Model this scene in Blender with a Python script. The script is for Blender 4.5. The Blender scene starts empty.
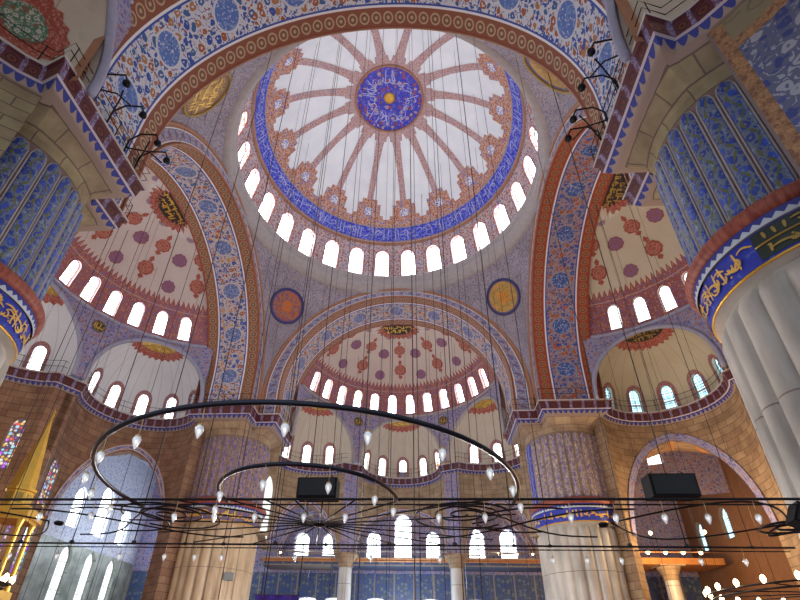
import bpy, math, random
from math import sin, cos, pi, sqrt, radians, atan2, acos, hypot
from mathutils import Matrix, Vector
random.seed(7)
SC = bpy.context.scene
COL = SC.collection

# ------------------------------------------------------------------ nodes
class N:
    """small wrapper for building procedural materials"""
    def __init__(s, name, rough=0.75):
        s.mat = bpy.data.materials.new(name); s.mat.use_nodes = True
        s.t = s.mat.node_tree; s.t.nodes.clear()
        s.out = s.t.nodes.new('ShaderNodeOutputMaterial')
        s.b = s.t.nodes.new('ShaderNodeBsdfPrincipled')
        s.b.inputs['Roughness'].default_value = rough
        s.t.links.new(s.b.outputs[0], s.out.inputs[0])
        tc = s.t.nodes.new('ShaderNodeTexCoord')
        s.uv = tc.outputs['UV']; s.obj = tc.outputs['Object']
        sp = s.t.nodes.new('ShaderNodeSeparateXYZ'); s.t.links.new(s.uv, sp.inputs[0])
        s.u = sp.outputs[0]; s.v = sp.outputs[1]
    def put(s, sock, val):
        if isinstance(val, bpy.types.NodeSocket): s.t.links.new(val, sock)
        elif isinstance(val, tuple) and len(val) == 3 and len(sock.default_value) == 4: sock.default_value = (*val, 1)
        else: sock.default_value = val
    def m(s, op, a, b=None, c=None):
        n = s.t.nodes.new('ShaderNodeMath'); n.operation = op
        s.put(n.inputs[0], a)
        if b is not None: s.put(n.inputs[1], b)
        if c is not None: s.put(n.inputs[2], c)
        return n.outputs[0]
    def mix(s, f, a, b):
        n = s.t.nodes.new('ShaderNodeMix'); n.data_type = 'RGBA'
        s.put(n.inputs[0], f); s.put(n.inputs[6], a); s.put(n.inputs[7], b)
        return n.outputs[2]
    def mul(s, a, b, f=1.0):
        n = s.t.nodes.new('ShaderNodeMix'); n.data_type = 'RGBA'; n.blend_type = 'MULTIPLY'
        s.put(n.inputs[0], f); s.put(n.inputs[6], a); s.put(n.inputs[7], b)
        return n.outputs[2]
    def gt(s, a, b): return s.m('GREATER_THAN', a, b)
    def lt(s, a, b): return s.m('LESS_THAN', a, b)
    def within(s, x, a, b): return s.m('MULTIPLY', s.gt(x, a), s.lt(x, b))
    def xyz(s, x, y, z=0.0):
        n = s.t.nodes.new('ShaderNodeCombineXYZ')
        for i, q in enumerate((x, y, z)): s.put(n.inputs[i], q)
        return n.outputs[0]
    def vor(s, vec, scale, rnd=0.8):
        n = s.t.nodes.new('ShaderNodeTexVoronoi'); s.put(n.inputs['Vector'], vec)
        n.inputs['Scale'].default_value = scale; n.inputs['Randomness'].default_value = rnd
        sp = s.t.nodes.new('ShaderNodeSeparateColor'); s.t.links.new(n.outputs['Color'], sp.inputs[0])
        return n.outputs['Distance'], sp.outputs[0], n.outputs['Color']
    def noise(s, vec, scale, detail=3):
        n = s.t.nodes.new('ShaderNodeTexNoise'); s.put(n.inputs['Vector'], vec)
        n.inputs['Scale'].default_value = scale; n.inputs['Detail'].default_value = detail
        return n.outputs['Fac']
    def ramp(s, f, stops, const=False):
        n = s.t.nodes.new('ShaderNodeValToRGB'); s.put(n.inputs[0], f)
        if const: n.color_ramp.interpolation = 'CONSTANT'
        e = n.color_ramp.elements
        while len(e) < len(stops): e.new(0.5)
        for i, (p, c) in enumerate(stops): e[i].position = p; e[i].color = (*c, 1)
        return n.outputs[0]
    def floral(s, scale, bg, cols, leaf=None, vec=None, size=.36):
        """scattered blossoms and leaves: cols are the blossom colours"""
        vec0 = vec or s.uv
        nz = s.t.nodes.new('ShaderNodeTexNoise'); s.put(nz.inputs['Vector'], vec0); nz.inputs['Scale'].default_value = scale*1.9; nz.inputs['Detail'].default_value = 2
        vm = s.t.nodes.new('ShaderNodeVectorMath'); vm.operation = 'MULTIPLY_ADD'
        s.t.links.new(nz.outputs['Color'], vm.inputs[0]); vm.inputs[1].default_value = (.62/scale,)*3; s.put(vm.inputs[2], vec0)
        vec = vm.outputs[0]
        d, r, _ = s.vor(vec, scale, .75)
        d2, r2, _ = s.vor(vec, scale*2.3, 1)
        vine = s.within(s.noise(vec0, scale*1.3, 1), .475, .525)
        leaf = leaf or cols
        k = len(leaf); lc = s.ramp(r2, [(i/k, c) for i, c in enumerate(leaf)], True)
        k = len(cols); fc = s.ramp(r, [(i/k, c) for i, c in enumerate(cols)], True)
        o = s.mix(vine, bg, cols[0])
        o = s.mix(s.lt(d2, .44), o, lc)
        o = s.mix(s.lt(d, size*1.3), o, bg)
        o = s.mix(s.lt(d, size), o, fc)
        return s.mix(s.lt(d, size*.35), o, bg)
    def chain(s, per, vc, rad, bg, ring, fill, u=None, v=None):
        """row of ringed rosettes along u, centred on v = vc"""
        u = u or s.u; v = v or s.v
        fu = s.m('MULTIPLY', s.m('SUBTRACT', s.m('FRACT', s.m('DIVIDE', u, per)), .5), per)
        dv = s.m('SUBTRACT', v, vc)
        d = s.m('SQRT', s.m('ADD', s.m('MULTIPLY', fu, fu), s.m('MULTIPLY', dv, dv)))
        o = s.mix(s.lt(d, rad), bg, ring)
        o = s.mix(s.lt(d, rad*.72), o, fill)
        return s.mix(s.lt(d, rad*.3), o, ring)
    def done(s, col, bump=None, emit=None):
        s.put(s.b.inputs['Base Color'], col)
        if bump is not None:
            bn = s.t.nodes.new('ShaderNodeBump'); bn.inputs['Strength'].default_value = bump[1]
            bn.inputs['Distance'].default_value = bump[2] if len(bump) > 2 else .03
            s.put(bn.inputs['Height'], bump[0]); s.t.links.new(bn.outputs[0], s.b.inputs['Normal'])
        if emit is not None:
            s.put(s.b.inputs['Emission Color'], emit[0]); s.b.inputs['Emission Strength'].default_value = emit[1]
        return s.mat

def plain(name, c, rough=.6, metal=0, emit=0):
    n = N(name, rough); n.b.inputs['Metallic'].default_value = metal
    f = n.noise(n.obj, 3.0, 4)
    col = n.mul(c, n.ramp(f, [(.3, (.82, .82, .82)), (.7, (1, 1, 1))]))
    return n.done(col, emit=(c, emit) if emit else None)

WHT = (.80, .82, .86); BLU = (.035, .09, .42); LBL = (.22, .34, .62); BRN = (.36, .11, .045); RED = (.40, .055, .03)
OCH = (.55, .27, .09); CRM = (.62, .53, .40); GRN = (.10, .16, .06); GLD = (.75, .45, .06); DRK = (.04, .02, .018)
M = {}
def mk():
    # ---- arch soffit (u along the arch, v across 0..4)
    def soffit(name, ground, cols, med, bord, bordring):
        n = N(name, .7)
        base = n.floral(2.2, ground, cols, [cols[0], cols[1], ground, cols[2]])
        # large blue medallions in the middle of the band
        per = 3.62
        fu = n.m('MULTIPLY', n.m('SUBTRACT', n.m('FRACT', n.m('ADD', n.m('DIVIDE', n.u, per), .5)), .5), per)
        dv = n.m('MULTIPLY', n.m('SUBTRACT', n.v, 2.0), 1.0)
        d = n.m('SQRT', n.m('ADD', n.m('MULTIPLY', fu, fu), n.m('MULTIPLY', dv, dv)))
        medp = n.floral(5, med, [med, LBL], [(.6, .66, .8), med])
        base = n.mix(n.lt(d, .72), base, ground); base = n.mix(n.lt(d, .62), base, medp)
        c1 = n.chain(.62, .42, .26, bord, bordring, (.20, .10, .05))
        c2 = n.chain(.62, 3.58, .26, bord, bordring, (.20, .10, .05))
        o = n.mix(n.lt(n.v, .84), base, c1); o = n.mix(n.gt(n.v, 3.16), o, c2)
        for a, b, c in ((.84, .94, WHT), (3.06, 3.16, WHT), (.94, 1.02, BLU), (2.98, 3.06, BLU), (0, .07, (.3, .05, .03)), (3.93, 4, (.3, .05, .03))):
            o = n.mix(n.within(n.v, a, b), o, c)
        return n.done(o)
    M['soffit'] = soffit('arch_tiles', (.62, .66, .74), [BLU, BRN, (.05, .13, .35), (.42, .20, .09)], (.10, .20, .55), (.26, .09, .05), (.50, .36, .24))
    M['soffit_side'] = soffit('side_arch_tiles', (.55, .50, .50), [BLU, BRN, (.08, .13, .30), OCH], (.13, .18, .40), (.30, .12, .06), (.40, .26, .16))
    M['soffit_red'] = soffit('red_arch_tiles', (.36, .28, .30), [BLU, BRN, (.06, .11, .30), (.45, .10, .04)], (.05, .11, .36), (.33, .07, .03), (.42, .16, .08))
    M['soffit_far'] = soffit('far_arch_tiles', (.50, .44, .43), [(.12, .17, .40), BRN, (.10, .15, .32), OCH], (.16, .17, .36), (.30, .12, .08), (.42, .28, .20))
    # ---- archivolt face: v across 0..1
    n = N('archivolt_tiles', .7)
    o = n.chain(.8, .42, .15, n.floral(3.5, (.42, .42, .50), [(.14, .17, .42), (.35, .2, .18)]), (.12, .15, .42), (.30, .14, .12))
    for a, b, c in ((0, .12, (.35, .12, .06)), (.12, .17, WHT), (.66, .71, WHT), (.71, .90, (.36, .17, .10))): o = n.mix(n.within(n.v, a, b), o, c)
    M['archivolt'] = n.done(o)
    n = N('double_chain_tiles', .7)
    o = n.chain(.62, .25, .17, (.22, .03, .03), (.42, .42, .48), (.3, .08, .06)); o = n.mix(n.gt(n.v, .5), o, n.chain(.62, .72, .15, (.08, .10, .25), (.3, .34, .42), (.14, .16, .3)))
    M['chain_red'] = n.done(n.mix(n.within(n.v, .47, .52), o, (.45, .45, .5)))
    M['mould_brown'] = plain('brown_moulding', (.40, .20, .12), .6)
    M['mould_grey'] = plain('grey_moulding', (.42, .39, .40), .6)
    M['mould_blue'] = plain('blue_grey_moulding', (.38, .40, .55), .6)
    M['mould_red'] = plain('carved_red_moulding', (.42, .09, .045), .55)
    # ---- pendentive
    n = N('pendentive_tiles', .75)
    o = n.floral(3.2, (.40, .38, .44), [(.13, .13, .25), (.18, .16, .26), (.30, .20, .20)], [(.24, .23, .34), (.40, .38, .44), (.17, .18, .32)], size=.28)
    f = n.noise(n.obj, .5, 4)
    o = n.mul(o, n.ramp(f, [(.35, (.82, .78, .76)), (.65, (1.05, 1.02, 1.0))]))
    M['pend'] = n.done(o)
    n = N('pendentive_border', .75)
    M['pend_border'] = n.done(n.floral(3, (.30, .26, .28), [(.35, .18, .12), (.2, .18, .3)], [(.38, .34, .34), (.25, .2, .22)]))
    # ---- drum
    n = N('drum_tiles', .7)
    o = n.floral(3.6, (.56, .50, .52), [(.36, .09, .05), (.20, .16, .36), (.36, .09, .05)], [(.38, .12, .08), (.56, .50, .52), (.22, .20, .42), (.56, .5, .52)])
    M['drum'] = n.done(o)
    n = N('inscription_blue', .5)
    f = n.noise(n.uv, 3.2, 4)
    o = n.mix(n.within(f, .46, .53), (.012, .03, .60), (.20, .26, .72))
    for a, b, c in ((0, .10, (.40, .25, .22)), (1.18, 1.3, (.40, .30, .26))): o = n.mix(n.within(n.v, a, b), o, c)
    M['ins_blue'] = n.done(o)
    M['script_white'] = plain('white_script', (.52, .56, .86), .6)
    M['script_gold'] = plain('gold_script', (.80, .50, .10), .4, .3)
    n = N('dome_plaster', .85)
    f = n.noise(n.obj, .7, 5)
    g = n.m('FRACT', n.m('MULTIPLY', n.u, 10.0))
    o = n.ramp(f, [(.3, (.76, .84, .92)), (.7, (.86, .93, .99))])
    M['dome_white'] = n.done(o)
    n = N('rib_ornament', .75)
    o = n.floral(4.2, (.56, .42, .42), [(.36, .16, .13), (.28, .22, .34), (.40, .14, .10)], [(.40, .22, .20), (.56, .42, .42), (.30, .26, .40)])
    M['rib'] = n.done(o)
    n = N('rib_base_ornament', .75)
    o = n.floral(4.0, (.58, .40, .32), [(.36, .08, .03), (.36, .08, .03), (.12, .16, .5)], [(.42, .12, .06), (.60, .44, .34), (.34, .08, .04)])
    M['ribbase'] = n.done(o)
    n = N('blossom', .7)
    d, r, _ = n.vor(n.uv, 6, .5)
    M['blossom'] = n.done(n.mix(n.lt(d, .4), (.72, .74, .84), (.08, .14, .55)))
    n = N('crown_medallion_field', .5)
    o = n.floral(2.3, (.03, .035, .50), [(.12, .12, .62), (.30, .07, .10), (.45, .33, .30)], [(.25, .25, .62), (.03, .035, .50), (.03, .035, .50), (.03, .035, .50)])
    M['crown'] = n.done(o)
    M['gold'] = plain('gilding', (.80, .48, .08), .35, .6)
    M['dkgold'] = plain('old_gold', (.42, .28, .06), .5, .2)
    M['black'] = plain('black_ground', (.025, .018, .012), .6)
    M['blue_ring'] = plain('dark_blue_ring', (.05, .05, .20), .6)
    # roundels (uv = metres from the centre)
    def roundel(name, mid, a, b, rim, R=1.0):
        n = N(name, .6)
        d = n.m('SQRT', n.m('ADD', n.m('MULTIPLY', n.u, n.u), n.m('MULTIPLY', n.v, n.v)))
        o = n.floral(5, a, [b, mid], [b, a, mid])
        o = n.mix(n.lt(d, .33*R), o, mid); o = n.mix(n.gt(d, .86*R), o, rim)
        return n.done(o)
    M['rd_red'] = roundel('red_roundel', (.62, .16, .02), (.40, .12, .05), (.10, .09, .28), (.09, .08, .26), 1.5)
    M['rd_gold'] = roundel('yellow_roundel', (.70, .26, .03), (.58, .36, .10), (.30, .26, .08), (.12, .10, .20), 1.5)
    M['rd_script'] = roundel('gilded_roundel', (.50, .34, .08), (.22, .12, .06), (.55, .38, .08), (.25, .15, .08), 1.5)
    M['rd_small'] = roundel('small_dark_roundel', (.03, .03, .02), (.03, .03, .02), (.30, .22, .06), (.16, .13, .12), .5)
    # ---- half dome plaster: serrated red hem above the windows (v = height above sill)
    def shell(name, w1, w2, red):
        n = N(name, .85)
        f = n.noise(n.obj, .8, 4)
        w = n.mix(n.m('MULTIPLY', f, 1.0), w1, w2)
        tri = n.m('PINGPONG', n.m('MULTIPLY', n.u, 1.0), .22)
        edge = n.m('ADD', 2.92, n.m('MULTIPLY', tri, 2.2))
        tile = n.floral(4.5, red, [(.20, .17, .38), (.50, .26, .20)], [(.30, .08, .06), red, (.30, .22, .34)])
        tile = n.mix(n.within(n.v, 2.55, 2.62), tile, (.5, .34, .28))
        tile = n.mix(n.within(n.v, 0, .12), tile, (.42, .33, .30))
        o = n.mix(n.lt(n.v, edge), w, n.mix(n.gt(n.v, n.m('SUBTRACT', edge, .16)), tile, (.36, .10, .07)))
        return n.done(o)
    M['shell'] = shell('half_dome_plaster', (.56, .48, .43), (.66, .58, .52), (.38, .13, .10))
    M['shell_r'] = shell('half_dome_plaster_yellow_light', (.54, .50, .38), (.64, .60, .48), (.34, .10, .07))  # same plaster, the right wing's yellowish light put into its colour
    M['shell_l'] = shell('half_dome_plaster_pink_light', (.56, .50, .48), (.68, .62, .60), (.40, .14, .12))  # same plaster, the left wing's pinkish grey light put into its colour
    M['rosette'] = None
    def ros(name, a, b):
        n = N(name, .8)
        d = n.m('SQRT', n.m('ADD', n.m('MULTIPLY', n.u, n.u), n.m('MULTIPLY', n.v, n.v)))
        o = n.floral(6, a, [b, a], [b, a])
        o = n.mix(n.within(d, .36, .42), o, b); o = n.mix(n.within(d, .16, .22), o, b)
        return n.done(o)
    M['rosette'] = ros('red_rosette', (.34, .075, .05), (.50, .22, .17))
    M['rosette_blue'] = ros('violet_rosette', (.26, .22, .36), (.42, .26, .26))
    M['rosette_center'] = ros('plum_rosette', (.33, .10, .08), (.22, .15, .34))
    n = N('green_rosette_field', .8); M['green_ros'] = n.done(n.floral(4, (.10, .22, .14), [(.5, .5, .45), (.3, .1, .06)], [(.06, .16, .10), (.5, .5, .42)]))
    # ---- exedra shell
    def exshell(name, w1, w2):
        n = N(name, .85)
        f = n.noise(n.obj, .9, 4)
        st = n.m('FRACT', n.m('MULTIPLY', n.u, .9))
        o = n.mix(f, w1, w2)
        return n.done(n.mix(n.lt(st, .05), o, n.mul(o, (.72, .70, .70))))
    M['ex'] = exshell('exedra_plaster', (.52, .46, .38), (.62, .57, .49))
    M['ex_l'] = exshell('left_exedra_plaster', (.62, .66, .70), (.74, .77, .82))
    M['ex_r'] = exshell('exedra_plaster_yellow_light', (.50, .46, .33), (.60, .56, .42))  # exedra plaster tinted with the yellowish light of the right wing
    n = N('lavender_tiles', .7)
    M['lav'] = n.done(n.floral(3.4, (.34, .32, .46), [(.12, .13, .38), (.35, .18, .16)], [(.20, .22, .46), (.40, .36, .44)]))
    n = N('light_blue_tiles', .6)
    M['lblue'] = n.done(n.floral(3.0, (.60, .62, .68), [(.30, .36, .60), (.4, .46, .66)], [(.45, .50, .70), (.64, .67, .74)]))
    n = N('window_surround', .7)
    M['surround'] = n.done(n.floral(5, (.36, .15, .12), [(.20, .16, .32), (.45, .25, .2)], [(.28, .09, .07), (.42, .24, .22)]))
    # ---- cornice
    n = N('cornice_tiles', .6)
    band = n.chain(.72, .62, .20, (.10, .02, .03), (.035, .012, .012), (.16, .03, .02)); band = n.mix(n.lt(n.m('FRACT', n.m('ADD', n.m('DIVIDE', n.u, .72), .12)), .24), band, n.floral(7, (.16, .12, .24), [(.3, .3, .55), (.2, .05, .05)], [(.35, .33, .55), (.12, .03, .03)]))
    tooth = n.m('MULTIPLY', .24, n.m('ABSOLUTE', n.m('SINE', n.m('MULTIPLY', n.u, 9.0))))
    lam = n.mix(n.gt(n.v, n.m('SUBTRACT', .28, tooth)), (.34, .27, .23), (.03, .045, .28))
    o = n.mix(n.lt(n.v, .30), band, lam)
    o = n.mix(n.within(n.v, .30, .35), o, (.55, .5, .55))
    o = n.mix(n.gt(n.v, .96), o, (.50, .47, .46))
    M['cornice'] = n.done(o)
    # ---- stone
    def stone(name, a, b, mort, sc=1.0):
        n = N(name, .85)
        br = n.t.nodes.new('ShaderNodeTexBrick'); n.t.links.new(n.uv, br.inputs['Vector'])
        br.inputs['Color1'].default_value = (*a, 1); br.inputs['Color2'].default_value = (*b, 1); br.inputs['Mortar'].default_value = (*mort, 1)
        br.inputs['Scale'].default_value = sc; br.inputs['Mortar Size'].default_value = .025
        br.inputs['Brick Width'].default_value = 1.1; br.inputs['Row Height'].default_value = .48
        f = n.noise(n.obj, 1.3, 6)
        o = n.mul(br.outputs['Color'], n.ramp(f, [(.3, (.68, .62, .58)), (.7, (1.1, 1.06, 1.0))]))
        return n.done(o)
    M['stone'] = stone('ochre_stone', (.42, .31, .19), (.30, .20, .12), (.20, .13, .09))
    M['stone_far'] = stone('pale_stone', (.46, .37, .25), (.36, .27, .18), (.26, .19, .14))
    M['stone_l'] = stone('brown_stone', (.34, .22, .14), (.25, .14, .09), (.16, .09, .07))
    M['stone_top'] = stone('mossy_stone', (.36, .33, .20), (.30, .25, .17), (.17, .13, .11))
    n = N('orange_soffit', .7)
    f = n.noise(n.obj, 1.6, 5)
    M['brown_wall'] = plain('brown_plaster', (.20, .095, .045), .8)
    M['orange'] = n.done(n.ramp(f, [(.3, (.42, .17, .05)), (.7, (.60, .28, .08))]))
    n = N('dark_blue_wall_tiles', .45)
    o = n.floral(2.6, (.07, .10, .17), [(.03, .08, .34), (.16, .22, .28)], [(.04, .10, .30), (.13, .16, .20), (.07, .1, .17)])
    pu = n.m('FRACT', n.m('DIVIDE', n.u, 1.9)); o = n.mix(n.lt(pu, .07), o, (.28, .25, .22))
    pv = n.m('FRACT', n.m('DIVIDE', n.v, 3.1)); o = n.mix(n.lt(pv, .04), o, (.28, .25, .22))
    M['wall_blue'] = n.done(o)
    n = N('green_marble', .4)
    f = n.noise(n.uv, .9, 6); pu = n.m('FRACT', n.m('DIVIDE', n.u, 1.6))
    o = n.ramp(f, [(.35, (.20, .23, .20)), (.65, (.40, .43, .39))]); o = n.mix(n.lt(pu, .06), o, (.14, .16, .15))
    M['marble_green'] = n.done(o)
    n = N('near_exedra_wall_tiles', .7)
    st_ = n.floral(.9, (.26, .23, .14), [(.20, .17, .11), (.3, .27, .17)], [(.23, .2, .13), (.28, .25, .16)])
    fld = n.floral(2.2, (.12, .14, .24), [(.36, .38, .46), (.05, .07, .25)], [(.34, .36, .44), (.12, .14, .24), (.08, .1, .3)])
    bor = n.floral(4, (.32, .17, .08), [(.42, .24, .12), (.2, .1, .06)])
    o = n.mix(n.gt(n.v, 16.3), fld, st_)
    o = n.mix(n.within(n.v, 15.95, 16.35), o, bor)
    o = n.mix(n.lt(n.u, -5.40), o, bor); o = n.mix(n.lt(n.u, -5.72), o, (.2, .16, .16))
    M['near_wall'] = n.done(o)
    # ---- piers
    def marble(name, a, b, c):
        n = N(name, .42)
        w = n.noise(n.xyz(n.m('MULTIPLY', n.u, .8), n.m('MULTIPLY', n.v, .25)), 1.6, 7)
        o = n.ramp(w, [(.28, a), (.5, b), (.72, c)])
        j = n.m('FRACT', n.m('DIVIDE', n.v, 3.4)); o = n.mix(n.lt(j, .012), o, (.22, .17, .13))
        return n.done(o)
    M['marble'] = marble('pier_marble', (.30, .29, .26), (.47, .45, .40), (.60, .58, .52))
    M['marble_lamplit'] = marble('lamplit_pier_marble', (.34, .25, .15), (.50, .38, .24), (.60, .48, .32))  # pier marble again, with warm lamplight mixed into its tones
    def panels(name, bg, c1, c2):
        n = N(name, .5)
        # wavy stem with leaves along v; one flute per unit of u
        fu = n.m('SUBTRACT', n.m('FRACT', n.u), .5)
        wv = n.m('MULTIPLY', n.m('SINE', n.m('MULTIPLY', n.v, 5.2)), .20)
        s1 = n.m('ABSOLUTE', n.m('SUBTRACT', fu, wv))
        wd = n.m('MULTIPLY', n.m('ABSOLUTE', n.m('SINE', n.m('ADD', n.m('MULTIPLY', n.v, 7.8), .8))), .085)
        o = n.floral(2.6, bg, [c1, c1, tuple(x*1.5 for x in c1)], [c1, bg, tuple(x*1.6 for x in bg), c1], vec=n.xyz(n.m('MULTIPLY', n.u, .75), n.v), size=.42)
        o = n.mix(n.lt(s1, wd), o, c2)
        o = n.mix(n.gt(n.m('ABSOLUTE', fu), .40), o, tuple(x*.6 for x in c1))
        return n.done(o)
    M['panel_near'] = panels('pier_tile_panel', (.15, .20, .27), (.025, .06, .34), (.13, .15, .05))
    M['panel_far'] = panels('far_pier_tile_panel', (.42, .36, .33), (.16, .14, .30), (.32, .20, .13))
    M['panel_farl'] = panels('far_left_pier_tile_panel', (.34, .24, .22), (.11, .10, .30), (.32, .16, .10))
    M['panel_blue'] = panels('blue_tile_panel', (.03, .08, .42), (.02, .04, .5), (.25, .3, .55))
    M['divider'] = plain('painted_divider', (.28, .19, .16), .7)
    n = N('carved_band', .55)
    f = n.noise(n.xyz(n.m('MULTIPLY', n.u, 4), n.v), 2.0, 3)
    M['torus'] = n.done(n.ramp(f, [(.35, (.20, .035, .025)), (.65, (.36, .10, .06))]))
    n = N('muted_band_field', .5)
    M['band_muted'] = n.done(n.floral(3, (.16, .11, .14), [(.10, .09, .28), (.3, .15, .1)], [(.2, .12, .12), (.12, .1, .3)]))
    n = N('band_field', .5)
    M['band_blue'] = n.done(n.mix(n.lt(n.vor(n.uv, 5, 1)[0], .3), (.02, .04, .42), (.05, .10, .50)))
    M['band_green'] = plain('dark_green_field', (.015, .03, .02), .5)
    n = N('tooth_trim', .5)
    t = n.m('PINGPONG', n.u, .12)
    M['tooth'] = n.done(n.mix(n.gt(n.v, n.m('ADD', t, .06)), (.50, .58, .66), (.03, .04, .26)))
    # ---- lamps, iron
    M['iron'] = plain('black_iron', (.012, .012, .014), .5, .6)
    M['iron_b'] = plain('blued_iron', (.02, .025, .04), .35, .6)
    M['cable'] = plain('steel_cable', (.05, .045, .045), .5, .3)
    M['box'] = plain('speaker_cloth', (.004, .004, .006), .95)
    g = N('lamp_glass', .08); g.b.inputs['Transmission Weight'].default_value = .35
    M['glass'] = g.done((.85, .90, .92), emit=((.9, .95, 1.0), .12))
    M['bulb'] = plain('lit_bulb', (1.0, .72, .35), .4, 0, 14)
    M['bulb_w'] = plain('white_bulb', (1.0, .92, .85), .4, 0, 1.2)
    M['brass'] = plain('brass', (.55, .42, .22), .35, .7)
    # ---- windows
    M['pale_pane'] = None
    def pane(name, c, st, lat=True, dim=.55):
        n = N(name, .3)
        if lat:
            d, r, _ = n.vor(n.uv, 5.2, 0)
            k = n.mix(n.lt(d, .40), tuple(x*dim for x in c), c)
        else: k = c
        return n.done((.1, .1, .1), emit=(k, st))
    M['pane'] = pane('clear_pane', (.97, .985, 1.0), 7.5, False)
    M['pale_pane'] = pane('milky_pane', (.93, .93, .86), 1.0, False)
    M['pane_side'] = pane('leaded_pane', (.98, 1.0, .95), 4.2, True, .5)
    M['pane_blue'] = pane('blue_pane', (.45, .80, 1.0), 2.6, True, .35)
    M['pane_wall'] = pane('bright_wall_pane', (.88, .95, 1.0), 5.5, True, .8)
    def stained(name, cols, st):
        n = N(name, .3)
        d, r, c = n.vor(n.uv, 4.5, .6); k = len(cols)
        o = n.ramp(r, [(i/k, q) for i, q in enumerate(cols)], True)
        o = n.mix(n.lt(d, .14), o, (1, 1, .9)); o = n.mix(n.gt(d, .52), o, (.10, .05, .10))
        return n.done((.1, .1, .1), emit=(o, st))
    M['stain'] = stained('stained_pane', [(.75, .75, .75), (.9, .5, .05), (.55, .10, .85), (.8, .10, .08), (.35, .7, .9), (.9, .85, .5)], .9)
    M['stain_v'] = stained('violet_stained_pane', [(.30, .02, .85), (.42, .08, .95), (.8, .6, .7), (.15, .45, .6), (.8, .5, .1)], .9)
    def pale():
        n = N('pale_stained_pane', .3); d, r, c = n.vor(n.uv, 4.5, .6)
        o = n.mix(n.lt(d, .3), (.85, .96, 1.0), n.ramp(r, [(0, (1, 1, 1)), (.4, (.9, .97, 1)), (.72, (1, .85, .3)), (.85, (1, 1, 1))], True))
        return n.done((.1, .1, .1), emit=(o, 1.4))
    M['stain_y'] = pale()
    M['lead'] = plain('window_frame', (.30, .27, .25), .6)
    M['orange_rim'] = plain('gilt_gallery_rim', (.72, .36, .16), .5)
    M['column'] = marble('column_marble', (.42, .42, .40), (.56, .56, .54), (.66, .66, .64))
    M['carpet'] = plain('red_carpet', (.22, .06, .05), .9)
    M['wood'] = plain('dark_wood', (.10, .045, .025), .6)
    M['drape'] = plain('violet_drape', (.06, .02, .32), .8)
    M['greyplastic'] = plain('grey_case', (.20, .23, .24), .6)
mk()

# ------------------------------------------------------------------ mesh builder
def children_label(o, label): o['label'] = label
def tag(o, label, cat, group=None, kind=None):
    o['label'] = label; o['category'] = cat
    if group: o['group'] = group
    if kind: o['kind'] = kind
    return o

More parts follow.
